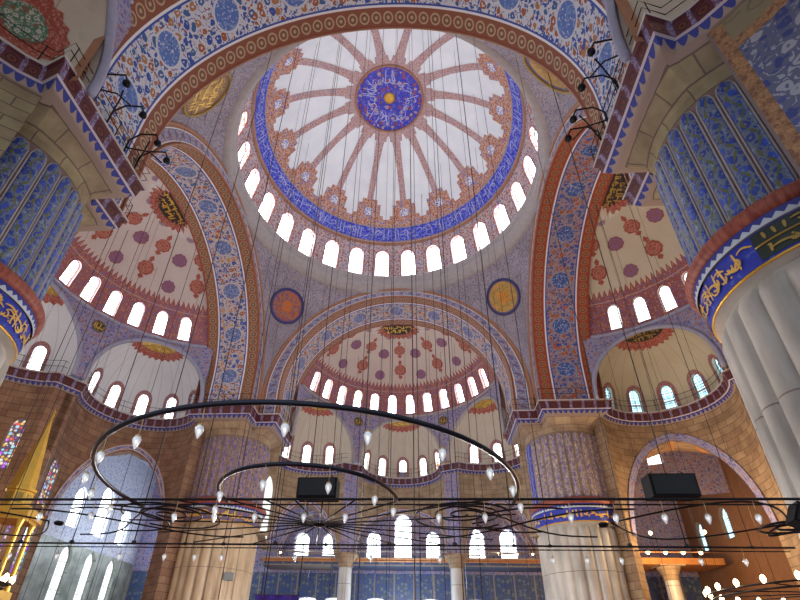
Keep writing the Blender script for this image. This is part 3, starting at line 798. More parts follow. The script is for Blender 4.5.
    def cyl(a, z, d=0.0): return ((RS+d)*sin(a), YC+(RS+d)*cos(a), z)
    HW = .455
    holes = [dict(c=ph, w=2*HW, b=CT-.1, s=CT+.35, rise=4.55) for ph in PH]
    mb = MB(tf)
    perforated(mb, cyl, -limc, limc, CT-.1, ZS, [h for h in holes], .08, .8, lambda u, v: (u*RS, v))
    z = mb.build('wall_spandrels', M['lav']); tag(z, 'tiled spandrels between the exedra arches of the %s half dome' % nm, 'spandrel wall', None, 'structure')
    mb = MB(tf); mb.tube([cyl(a, ZS, -.05) for a in rng(-limc, limc, 40)], .13, 6)
    for h in holes:
        P = [(u, v) for u, v in hole_pts(dict(h, w=h['w']*1.0), 24)]
        mb.tube([cyl(a, v, -.04) for a, v in P], .17, 6)
    mb.build('arch_moulding', M['mould_blue'] if k != 0 else M['mould_grey'], z)
    if k != 2:
        for s in (-1, 1):
            a = s*radians(28.5); c = Vector(cyl(a, 22.55, -.05)); sd = Vector((cos(a), -sin(a), 0)); mb = MB(tf)
            nn = Vector((-sin(a), -cos(a), 0))
            mb.grid(lambda t, r: tuple(c+sd*r*cos(t)+Vector((0, 0, 1))*r*sin(t)+nn*(.03+0*r)), rng(0, 2*pi, 20), [.001, .25, .5], lambda t, r: (r*cos(t), r*sin(t)))
            mb.grid(lambda t, r: tuple(c+sd*.5*cos(t)+Vector((0, 0, 1))*.5*sin(t)+nn*r), rng(0, 2*pi, 20), [-.06, .03])
            e = mb.build('small_roundel', M['rd_small']); tag(e, 'small black roundel with gilt script on the %s spandrels, %s of the middle exedra' % (nm, {(0, -1): 'left', (0, 1): 'right', (1, -1): 'near side', (1, 1): 'far side', (3, -1): 'far side', (3, 1): 'near side'}[(k, s)]), 'roundel', 'small roundels between exedra arches')
            lm = MB(tf); script(lm, lambda u, v: tuple(c+sd*u+Vector((0, 0, 1))*v+nn*.05), -.35, .35, -.3, .3, .14, .035, 20+k); l_ = lm.build('lettering', M['gold'], e)
    # -- exedrae
    side = {0: ['right', 'middle', 'left'], 1: ['far', 'middle', 'near'], 2: ['left', 'middle', 'right'], 3: ['near', 'middle', 'far']}[k]
    for ei, ph in enumerate(PH):
        if k == 2 and ei == 1: continue
        C = ex_c(ph); H = 4.75; Z0 = CT-.1; zs = Z0+.55
        def emap(a, v, d=0.0, C=C, ph=ph, zs=zs, H=H):
            kk = (v-zs)/H if v > zs else 0
            r = EX*sqrt(max(0, 1-kk*kk)); nz = kk*EX/H; nl = sqrt(1+nz*nz)
            return (C[0]+(r+d/nl)*sin(ph+a), C[1]+(r+d/nl)*cos(ph+a), v+d*nz/nl)
        hol = [dict(c=a, w=.82/EX, b=Z0+.35, s=Z0+1.75, rise=.42) for a in ((-1.12, -.56, 0, .56, 1.12) if (k, ei) != (2, 0) else (-1.12, -.56, 0, .56))]
        mb = MB(tf); perforated(mb, emap, -pi/2, pi/2, Z0, zs+H*.985, hol, .1, .35, lambda u, v: (u*EX, v-Z0), reveal=.35)
        mb.grid(lambda a, s: emap(a, zs+H*s), rng(-pi/2, pi/2, 20), [.985, .9999])
        # soffit between the opening on the cylinder and the exedra mouth
        P = hole_pts(dict(c=ph, w=2*HW, b=CT-.1, s=CT+.35, rise=4.55), 24)
        def mouth(x, v): return (C[0]+x*cos(ph), C[1]-x*sin(ph), v)
        Q = [mouth(-EX, CT-.1)]+[mouth(EX*sin(t), zs+H*cos(t)) for t in rng(-pi/2, pi/2, 24)]+[mouth(EX, CT-.1)]
        for i in range(len(P)-1):
            mb.quad([cyl(*P[i]), cyl(*P[i+1]), Q[i+1], Q[i]], [(0, P[i][1]), (0, P[i+1][1]), (1, P[i+1][1]), (1, P[i][1])])
        exo = mb.build('ceiling_exedra', M[exm[k]]); tag(exo, '%s exedra half dome of the %s wing, pale plaster with arched windows' % (side[ei], nm), 'exedra', 'exedrae below the half domes', 'structure')
        sb = MB(tf)
        for h in hol:   # broad painted surround of each window
            P0 = hole_pts(h, 10); P1 = hole_pts(dict(h, w=h['w']+.56/EX, rise=h['rise']+.34), 10)
            for i in range(len(P0)-1):
                sb.quad([emap(*P0[i], -.03), emap(*P0[i+1], -.03), emap(*P1[i+1], -.03), emap(*P1[i], -.03)], [(q[0]*EX, q[1]) for q in (P0[i], P0[i+1], P1[i+1], P1[i])])
        so = sb.build('window_surrounds', M['surround'], exo)
        if (k, ei) == (2, 0):
            ca, cv = 1.21, 19.95
            for R_, m_, d_, nme in ((1.28, M['rosette'], -.03, 'toothed_rosette'), (.72, M['green_ros'], -.06, 'green_field')):
                g = MB(tf); nn_ = 32
                for i in range(nn_):
                    t0, t1 = 2*pi*i/nn_, 2*pi*(i+1)/nn_; ea, eb = (.14 if i % 2 else 0)*(R_ > 1), (.14 if (i+1) % 2 else 0)*(R_ > 1)
                    for q in range(4):
                        K = [((R_+(x_ if f_ == 1 else 0))*f_*cos(tt), (R_+(x_ if f_ == 1 else 0))*f_*sin(tt)) for f_, tt, x_ in ((q/4, t0, 0), ((q+1)/4, t0, ea), ((q+1)/4, t1, eb), (q/4, t1, 0))]
                        g.quad([emap(ca+x/EX, cv+y, d_) for x, y in K], K)
                ob = g.build(nme, m_, exo if R_ > 1 else ob)
        # toothed medallion at the crown of the exedra
        tm, td, tl = MB(tf), MB(tf), MB(tf)
        def tq(x, y, d):
            # x across the mouth, y inward from the mouth plane, on the shell
            r = min(EX*.999, hypot(x, y)); z_ = zs+H*sqrt(1-(r/EX)**2)-d; n_ = 1
            return (C[0]+x*cos(ph)+y*sin(ph), C[1]-x*sin(ph)+y*cos(ph), z_)
        n = 26
        for i in range(n):
            t0, t1 = pi*i/n, pi*(i+1)/n; e0 = .2 if i % 2 else 0; e1 = .2 if (i+1) % 2 else 0; R0 = 1.95
            for q in range(5):
                f0, f1 = max(q/5, .001), (q+1)/5
                K = [((R0+(e0 if g == 1 else 0))*g*cos(tt), (R0+(ee if g == 1 else 0))*g*sin(tt)) for g, tt, ee in ((f0, t0, 0), (f1, t0, e0), (f1, t1, e1), (f0, t1, 0))]
                if q == 4: K[1] = ((R0+e0)*cos(t0), (R0+e0)*sin(t0)); K[2] = ((R0+e1)*cos(t1), (R0+e1)*sin(t1))
                tm.quad([tq(*p_, .045) for p_ in K], K)
                K2 = [(p_[0]*1.4/R0 if q < 4 else 1.4*g_[0], p_[1]*1.35/R0 if q < 4 else 1.35*g_[1]) for p_, g_ in zip(K, [(f0*cos(t0), f0*sin(t0)), (f1*cos(t0), f1*sin(t0)), (f1*cos(t1), f1*sin(t1)), (f0*cos(t1), f0*sin(t1))])]
                td.quad([tq(*p_, .085) for p_ in K2], K2)
        script(tl, lambda u, v: tq(u, v, .12), -1.2, 1.2, .15, .7, .16, .05, 70+ei+k); script(tl, lambda u, v: tq(u, v, .12), -.8, .8, .7, 1.25, .16, .05, 170+ei+k)
        tmo = tm.build('crown_medallion', M['rosette'], exo); td.build('dark_field', M['black'] if k == 3 else M['dkgold'], tmo); tl.build('lettering', M['gold'] if k != 3 else M['dkgold'], tmo)
        pm = {0: M['pane'], 1: M['pane'], 2: M['pane_side'], 3: M['pane_blue']}[k]
        for i, h in enumerate(hol):
            if k == 1 and ei == 0 and i == 4: continue
            p_ = pm
            window(emap, h, .28, p_, 'arched window in the %s exedra of the %s wing, %s of five' % (side[ei], nm, nth(i)), 'windows of the %s exedra, %s wing' % (side[ei], nm), tf, bars=(1, 3) if k in (1, 3) else (0, 0), us=EX)
    # -- cornice
    prof_c = [(-.30, CB-.02, 0), (.0, CB, 0), (.08, CB+.02, 0.02), (.22, CB+.30, .30), (.30, CB+.36, .36), (.36, CB+.84, .90), (.46, CB+.90, .96), (.48, CT, 1.05), (-.35, CT+.02, 1.1)]
    rows = [offset_path(CP, p[0]) for p in prof_c]; L = [0]
    for i in range(1, len(CP)): L.append(L[-1]+hypot(CP[i][0]-CP[i-1][0], CP[i][1]-CP[i-1][1]))
    keep = range(len(CP))
    mb = MB(tf); mb.smooth = False
    mb.grid(lambda i, j: (rows[j][i][0], rows[j][i][1], prof_c[j][1]), list(range(len(CP))), list(range(len(prof_c))), lambda i, j: (L[i], prof_c[j][2]))
    co = mb.build('trim_cornice', M['cornice']); tag(co, 'dark red and blue balcony cornice winding around the %s wing' % nm, 'cornice', 'balcony cornices', 'structure')
    # -- railing on the cornice
    rp = offset_path(CP, .40)
    e = empty('balcony_railing'); tag(e, 'thin black iron railing on the cornice of the %s wing' % nm, 'railing', 'iron railings on the cornices')
    D = [0]
    for i in range(1, len(rp)): D.append(D[-1]+hypot(rp[i][0]-rp[i-1][0], rp[i][1]-rp[i-1][1]))
    for zz in (.5, .95):
        mb = MB(tf); mb.tube([(p[0], p[1], CT+zz) for p in rp], .018, 4); mb.build('rail', M['iron'], e)
    s = .3
    while s < D[-1]:
        i = max(j for j in range(len(D)) if D[j] <= s); i = min(i, len(D)-2); t = (s-D[i])/(D[i+1]-D[i]+1e-9)
        x, y = rp[i][0]+(rp[i+1][0]-rp[i][0])*t, rp[i][1]+(rp[i+1][1]-rp[i][1])*t
        mb = MB(tf); mb.tube([(x, y, CT-.02), (x, y, CT+1.0)], .022, 4); mb.build('post', M['iron'], e); s += 1.35
for k in range(4): wing(k)

# ------------------------------------------------------------------ exedra walls below the cornice
LW = {}
def lower(k):
    tf = rot4(k); nm = WN[k]
    spec = {0: [(1.38, 10.2, 4.3), (1.5, 10.0, 4.7), (1.38, 10.2, 4.3)],
            1: [(.98, 9.5, 6.0), (0, 0, 0), (0, 0, 0)],
            2: [(0, 0, 0), (0, 0, 0), (1.0, 9.5, 5.6)],
            3: [(0, 0, 0), (.95, 9.0, 6.3), (1.05, 9.0, 7.0)]}[k]
    side = {0: ['right', 'middle', 'left'], 1: ['far', 'middle', 'near'], 2: ['left', 'middle', 'right'], 3: ['near', 'middle', 'far']}[k]
    for ei, ph in enumerate(PH):
        if k == 2 and ei == 1: continue
        C = ex_c(ph); hw, s, rise = spec[ei]
        def wm(a, z, d=0.0, C=C, ph=ph): return (C[0]+(EX+d)*sin(ph+a), C[1]+(EX+d)*cos(ph+a), z)
        hol = []
        if hw: hol = [dict(c=0, w=2*hw, b=9.9 if k == 0 else 0, s=s, rise=rise, pointed=True)]
        wl = []
        if k == 3 and ei == 2: hol = [dict(c=-.18, w=2.24, b=0, s=s, rise=rise, pointed=True)]
        if k == 0 and ei != 1:
            s_ = 1 if ei == 0 else -1
            hol = [dict(c=-.66*s_, w=1.5, b=9.9, s=s, rise=rise, pointed=True)]
            wl = [dict(c=.82 if s_ < 0 else .42, w=1.25 if s_ < 0 else .42, b=10.2, s=14.6, rise=1.6, pointed=True)]; wl[0]['c'] *= s_
        if k == 1 and ei == 1: wl = [dict(c=a, w=1.2/EX, b=b, s=b+3.4, rise=.6) for a in (.4,) for b in (10.4,)]+[dict(c=1.27, w=.95/EX, b=11.4, s=14.4, rise=.6)]
        if k == 1 and ei == 0:
            hol = [dict(c=.05, w=2*hw, b=0, s=s, rise=rise, pointed=True)]
            wl = [dict(c=-1.23, w=1.25/EX, b=9.9, s=12.4, rise=.6), dict(c=-1.23, w=1.25/EX, b=5.2, s=8.3, rise=.6)]
        mb = MB(tf); perforated(mb, wm, -pi/2 if not (k == 2 and ei == 2) else -radians(79), pi/2, 12.5 if (k, ei) == (2, 0) else (9.9 if k == 0 else 0), CB+.05, hol+wl, .12, 1.2, lambda u, v: (u*EX, v), reveal=(.9 if k != 3 else 2.0) if hol else .35, reveal_mb=None)
        mat = [M['stone_far'], M['stone_l'], M['stone_top'], M['stone']][k]
        if (k, ei) == (2, 2): mat = M['near_wall']
        w = mb.build('wall_exedra', mat); tag(w, 'curved stone wall of the %s exedra in the %s wing, below the cornice' % (side[ei], nm), 'wall', None, 'structure')
        if hol:
            h = hol[0]; P = hole_pts(h, 60)[1:-1]; bw = .55 if k != 2 else 1.3; P2 = hole_pts(dict(h, w=h['w']+bw/EX*2, rise=h['rise']+bw), 60)[1:-1]
            mb = MB(tf)
            for i in range(len(P)-1): mb.quad([wm(*P[i], -.09), wm(*P[i+1], -.09), wm(*P2[i+1], -.09), wm(*P2[i], -.09)], [(i*.2, 0), (i*.2+.2, 0), (i*.2+.2, .9), (i*.2, .9)])
            mb.build('arch_border', [M['archivolt'], M['archivolt'], M['chain_red'], M['lav']][k], w)
            if k == 3:
                mb = MB(tf)
                for i in range(len(P)-1): mb.quad([wm(*P[i], .0), wm(*P[i+1], .0), wm(*P[i+1], .88), wm(*P[i], .88)], [(0, 0)]*4)
                sc_ = MB(tf)
                PP = hole_pts(dict(h, w=h['w']-.02, rise=h['rise']-.03), 24)[1:-1]
                for i in range(len(PP)-1): sc_.quad([wm(*PP[i], .02), wm(*PP[i+1], .02), wm(*PP[i+1], 2.02), wm(*PP[i], 2.02)], [(i, 0), (i+1, 0), (i+1, 1), (i, 1)])
                sc_.build('arch_soffit', M['orange'], w)
        if k == 0 and wl:
            if ei == 2: window(wm, wl[0], .05, M['pale_pane'], 'tall pale pointed window on the curved wall right of the far left pier', 'tall windows beside the far piers', tf, bars=(0, 0), us=EX)
            else:
                g = MB(tf); h = wl[0]; us_ = [h['c']+h['w']/2*sin(t) for t in rng(-pi/2, pi/2, 10)]
                for i_ in range(10): g.quad([wm(us_[i_], h['b'], .3), wm(us_[i_+1], h['b'], .3), wm(us_[i_+1], arch_top(h, us_[i_+1]), .3), wm(us_[i_], arch_top(h, us_[i_]), .3)])
                g.build('lit_wall_panel', M['orange'], w)  # panel closing the open arch, coloured like an orange-lit wall behind it
            wl = []
        for j, h in enumerate(wl):
            window(wm, h, .3 if ei == 1 else .07, M['stain_v'] if h['b'] < 9 else M['stain'], 'stained glass window on the left wing wall, %s' % (('upper, between the gilded cone and the big stone arch', 'lower, between the gilded kiosk and the big stone arch')[j] if ei == 0 else ('around the corner', 'topmost at the left edge')[j]), 'stained glass windows of the left wing', tf, us=EX)
for k in (0, 1, 2, 3): lower(k)

# stained windows between the left exedrae, on a short flat wall
def filler(k, a, b, z0, z1, mat, label, wins=()):
    tf = rot4(k); d = Vector((b[0]-a[0], b[1]-a[1])); L = d.length; d.normalize(); n_ = Vector((-d.y, d.x))
    def mp(u, v, w=0.0): return (a[0]+d.x*u+n_.x*w, a[1]+d.y*u+n_.y*w, v)
    mb = MB(tf); perforated(mb, mp, 0, L, z0, z1, [h for h in wins], 1, 1.5, lambda u, v: (u, v), reveal=.25 if wins else None)
    o = mb.build('wall_pier', mat); tag(o, label, 'wall', None, 'structure')
    for h in wins: window(mp, h, .07, h['pane'], h['label'], 'stained glass windows of the left wing' if k == 1 else 'tall windows beside the far piers', tf, bars=(1, 2) if k == 1 else (0, 0))
def exp_(ph, al, r=EX): C = ex_c(ph); return (C[0]+r*sin(ph+al), C[1]+r*cos(ph+al))
for k in (0, 1, 3):
    for s_, nm_ in ((1, 'one'), (-1, 'other')):
        p, q_ = exp_(0, s_*pi/2), exp_(s_*PH[0], -s_*pi/2)
        wn = ()
        if k == 1 and s_ == 1:
            wn = (dict(c=1.12, w=.6, b=10.2, s=12.6, rise=.5, pane=M['stain'], label='upper stained glass window just right of the gilded cone'), dict(c=1.0, w=.7, b=5.4, s=8.2, rise=.5, pane=M['stain_v'], label='lower violet stained glass window beside the gilded kiosk'))
        pp_, qq_ = (p, q_) if s_ == 1 else (q_, p)
        filler(k, pp_, qq_, 9.9 if k == 0 else 0, CB+.05, [M['lav'], M['stone_l'], None, M['stone']][k], 'narrow wall pier between exedrae, %s wing, %s side of the middle' % (WN[k], {(0, 1): 'right', (0, -1): 'left', (1, 1): 'far', (1, -1): 'near', (3, 1): 'near', (3, -1): 'far'}[(k, s_)]), wn)
        p, q_ = exp_(s_*PH[0], s_*pi/2), (s_*11.0, 14.9)
        pp_, qq_ = (p, q_) if s_ == 1 else (q_, p)
        filler(k, pp_, qq_, 9.9 if k == 0 else 0, CB+.05, [M['stone_far'], M['stone_l'], None, M['stone']][k], 'narrow wall joining exedra and pier, %s wing, %s side' % (WN[k], {(0, 1): 'right', (0, -1): 'left', (1, 1): 'far', (1, -1): 'near', (3, 1): 'near', (3, -1): 'far'}[(k, s_)]),
               (dict(c=.52, w=.9, b=10.2, s=13.4, rise=1.3, pointed=True, pane=M['pale_pane'], label='tall pale pointed window squeezed against the far left pier'), ) if (k, s_) == (0, -1) else ())
# outer walls
OW = 27.5
def flatwall(name, label, p0, p1, z0, z1, holes, mat, depth=.5, wins=None, panes=None, grp=None):
    d = Vector((p1[0]-p0[0], p1[1]-p0[1])); L = d.length; d.normalize(); n = Vector((-d.y, d.x))
    def mp(u, v, w=0.0): return (p0[0]+d.x*u+n.x*w, p0[1]+d.y*u+n.y*w, v)
    mb = MB(); mb.smooth = False; perforated(mb, mp, 0, L, z0, z1, holes, 2.0, 3.0, lambda u, v: (u, v), reveal=depth)
    o = mb.build(name, mat); tag(o, label, 'wall', None, 'structure')
    for h in holes:
        if h.get('pane'): window(mp, h, depth*.7, h['pane'], h['label'], h['grp'], None, bars=h.get('bars', (1, 3)))
    return o, mp
def W(c, w, b, s, rise, pane, label, grp, **kw): return dict(c=c, w=w, b=b, s=s, rise=rise, pane=pane, label=label, grp=grp, pointed=True, **kw)
G = 'windows of the far wall'
# far wall: u = x + OW
hf = []
for x, w, b, s, r, lab in ((-10.3, 1.5, 10.6, 12.2, .7, 'in the left blind arch, left one'), (-7.4, 1.5, 10.6, 12.2, .7, 'in the left blind arch, right one'),
                           (-2.95, 1.45, 10.4, 12.3, .7, 'left of the tall middle window'), (0.0, 1.75, 10.3, 13.9, .8, 'tallest, in the middle'), (3.0, 1.45, 10.4, 12.3, .7, 'right of the tall middle window'),
                           (7.3, 1.6, 10.5, 12.5, .8, 'in the right blind arch, left one'), (10.4, 1.6, 10.5, 12.5, .8, 'in the right blind arch, right one'),
                           (-24.6, 2.0, 9.5, 13.5, 1.0, 'nearest the left corner'),
                           (20.5, 2.2, 10.0, 13.2, .9, 'beyond the far right pier'),
                           (-21.5, 2.0, 9.5, 13.5, 1.0, 'seen through the left stone arch')):
    hf.append(W(x+OW, w, b, s, r, M['pane_wall'], 'bright arched window in the far wall, '+lab, G))
fw_, fmap = flatwall('wall_far', 'tiled upper far wall above the gallery with arched windows', (-OW, OW), (OW, OW), 9.0, 19.2, hf, M['lav'])
hl = []
for x, lab in ((-9.2, 'first'), (-6.6, 'second'), (-2.6, 'third'), (2.6, 'fourth'), (6.8, 'fifth'), (9.8, 'sixth')):
    hl.append(dict(c=x+OW, w=1.7, b=3.2, s=6.7, rise=.15, pointed=True, pane=M['pane_wall'], label='lower window of the far wall under the gallery, %s from left' % lab, grp='lower windows of the far wall'))
flatwall('wall_far.001', 'dark blue tiled far wall below the gallery', (-OW, OW), (OW, OW), 0, 9.0, hl, M['wall_blue'])
# blind arches of the far wall
for x in (-8.85, 8.85):
    mb = MB(); pts0 = hole_pts(dict(c=x, w=6.6, b=9.9, s=11.2, rise=3.3, pointed=True), 24); pts1 = hole_pts(dict(c=x, w=7.6, b=9.9, s=11.2, rise=3.9, pointed=True), 24)
    for i in range(len(pts0)-1):
        a, b, c, d = pts0[i], pts0[i+1], pts1[i+1], pts1[i]
        mb.quad([(a[0], OW-.5, a[1]), (b[0], OW-.5, b[1]), (c[0], OW-.5, c[1]), (d[0], OW-.5, d[1])], [(i*.4, 0), (i*.4+.4, 0), (i*.4+.4, .9), (i*.4, .9)])
        mb.quad([(a[0], OW-.5, a[1]), (b[0], OW-.5, b[1]), (b[0], OW+.02, b[1]), (a[0], OW+.02, a[1])], [(0, 0), (1, 0), (1, 1), (0, 1)])
        mb.quad([(d[0], OW-.5, d[1]), (c[0], OW-.5, c[1]), (c[0], OW+.02, c[1]), (d[0], OW+.02, d[1])], [(0, 0), (1, 0), (1, 1), (0, 1)])
    tag(mb.build('blind_arch', M['archivolt']), 'pointed blind arch on the far wall around two windows, %s of centre' % ('left' if x < 0 else 'right'), 'arch', 'blind arches of the far wall', 'structure')
# left outer wall (from near to far so that outward is -x): u = y + OW
hl = []
for i, y in enumerate((17.2, 20.6, 24.0)):
    hl.append(W(y+OW, 1.5, 5.0, 8.6, .9, M['stain_y'], 'tall pale window low in the left wall, %s from the far corner' % ('third', 'second', 'first')[i], 'lower windows of the left wall'))
for i, y in enumerate((16.6, 20.3, 24.0)):
    hl.append(W(y+OW, 1.9 if i == 1 else 1.6, 10.8, 13.2+(i == 1)*1.2, 1.0, M['pane_wall'], 'bright arched window high in the left wall, %s from the far corner' % ('third', 'second', 'first')[i], 'upper windows of the left wall'))
lo = [h for h in hl if h['b'] < 9]; hi = [h for h in hl if h['b'] > 9]
flatwall('wall_left', 'grey marble lower left wall with tall windows', (-OW, -OW), (-OW, OW), 0, 9.6, lo, M['marble_green'])
flatwall('wall_left.001', 'pale blue tiled upper left wall', (-OW, -OW), (-OW, OW), 9.6, 19.2, hi, M['lblue'])
hr = [W(OW-25.0, 1.3, 10.8, 12.6, .8, M['pane_blue'], 'small blue leaded window in the right wall, farther one', 'windows of the right wall'),
      W(OW-20.6, 1.3, 11.0, 12.8, .8, M['pane_blue'], 'small blue leaded window in the right wall, nearer one', 'windows of the right wall')]
flatwall('wall_right', 'warm brown stone right wall', (OW, OW), (OW, -OW), 0, 19.2, hr, M['brown_wall'])
# two high windows in the right corner bay on an inner tiled wall
# aisle ceilings outside the exedrae, one per corner
def corner_ceiling(q):
    sx, sy = [(1, 1), (-1, 1)][q]
    P = []
    arc = []
    for ph in (0, PH[0]):
        C = ex_c(ph)
        seq = rng(0 if ph == 0 else -pi/2, pi/2, 8 if ph == 0 else 14)
        for a in seq: arc.append((C[0]+(EX+.02)*sin(ph+a), C[1]+(EX+.02)*cos(ph+a)))
    P = arc+[(9.9, 15.3), (11.3, 11.3), (15.3, 9.9)]+[(y, x) for x, y in reversed(arc)]
    P += [(OW, 0), (OW, OW), (0, OW)]
    Q = [(sx*x, sy*y, 19.15) for x, y in P]
    import bmesh
    bm = bmesh.new(); vs = [bm.verts.new(p) for p in Q]; f = bm.faces.new(vs); bmesh.ops.triangulate(bm, faces=[f])
    me = bpy.data.meshes.new('ceiling_aisle'); uvl = bm.loops.layers.uv.new('UVMap')
    for f in bm.faces:
        for l in f.loops: l[uvl].uv = (l.vert.co.x, l.vert.co.y)
    bm.to_mesh(me); me.materials.append(M['orange' if q == 0 else 'lblue']); o = bpy.data.objects.new('ceiling_aisle', me); COL.objects.link(o)
    tag(o, 'flat ceiling of the aisle in the %s corner' % ('far right', 'far left')[q], 'ceiling', None, 'structure')
corner_ceiling(0); corner_ceiling(1)
# inner corner wall of the far right bay, with the two high windows
def cw():
    hol = [W(3.8, 1.25, 16.9, 17.7, .6, M['pane_side'], 'small bright window high under the right stone arch, left one', 'high windows under the right arch'),
           W(6.1, 1.25, 17.3, 18.1, .6, M['pane_side'], 'small bright window high under the right stone arch, right one', 'high windows under the right arch')]
    flatwall('wall_bay', 'lavender tiled wall of the bay behind the far right pier', (17.4, 22.5), (27.5, 18.5), 14.2, 19.1, hol, M['lav'], .4)
cw()

# ---- far gallery with gilt rim and marble columns
mb = MB(); mb.smooth = False
mb.box((0, 26.1, 9.5), (26.4, 2.7, .5)); e = mb.build('gallery_slab', M['wall_blue']); tag(e, 'shallow gallery running along the far wall', 'gallery', None, 'structure')
mb = MB()
rim = [(-.25, -.10), (-.35, .0), (-.1, .06), (-.3, .12), (-.42, .22), (0, .24)]
mb.smooth = False
mb.grid(lambda x, j: (x, 24.75+rim[j][0]*.8, 9.65+rim[j][1]), rng(-13.2, 13.2, 20), list(range(6)), lambda x, j: (x, j*.2)); mb.build('rim', M['orange_rim'], e)
for zz in (9.95, 10.5):
    mb = MB(); mb.tube([(-13.2, 24.7, zz), (13.2, 24.7, zz)], .05 if zz > 10 else .04, 6); mb.build('rail', M['column'], e)
def column(x, y, h, r, label):
    e = empty('marble_column', (x, y, 0)); tag(e, label, 'column', 'marble columns under the gallery')
    mb = MB(); mb.lathe([(r*1.5, 0), (r*1.5, .3), (r*1.25, .45), (r*1.05, .6)], n=24); mb.build('base', M['column'], e)
    mb = MB(); mb.lathe([(r*1.02, .6), (r, h*.5), (r*.92, h-1.1)], n=24); mb.build('shaft', M['column'], e)
    mb = MB(); mb.lathe([(r*.92, h-1.1), (r*1.1, h-1.02), (r*.98, h-.9), (r*1.15, h-.6), (r*1.6, h-.2), (r*1.65, h)], n=8); mb.box((0, 0, h+.0), (r*3.3, r*3.3, .12)); mb.build('capital', M['stone_far'], e)
for x, l in ((-4.95, 'left'), (4.95, 'right')): column(x, 22.85, 9.85, .62, 'pale marble column under the far gallery, %s one' % l)
column(22.3, 21.5, 8.9, .6, 'pale marble column under the right corner gallery')
# right corner gallery with lamps
mb = MB(); mb.smooth = False; mb.box((22.5, 22.5, 9.2), (8, 3.6, .5)); e = mb.build('corner_gallery', M['orange']); tag(e, 'orange lit gallery slab in the far right corner bay', 'gallery', None, 'structure')
mb = MB(); mb.tube([(18.5, 20.65, 9.9), (26.5, 20.65, 9.9)], .06, 6); mb.build('rail', M['orange_rim'], e)

# floor
mb = MB(); mb.quad([(-30, -30, 0), (30, -30, 0), (30, 30, 0), (-30, 30, 0)], [(0, 0), (60, 0), (60, 60), (0, 60)])
tag(mb.build('floor', M['carpet']), 'red carpeted floor of the prayer hall', 'floor', None, 'structure')

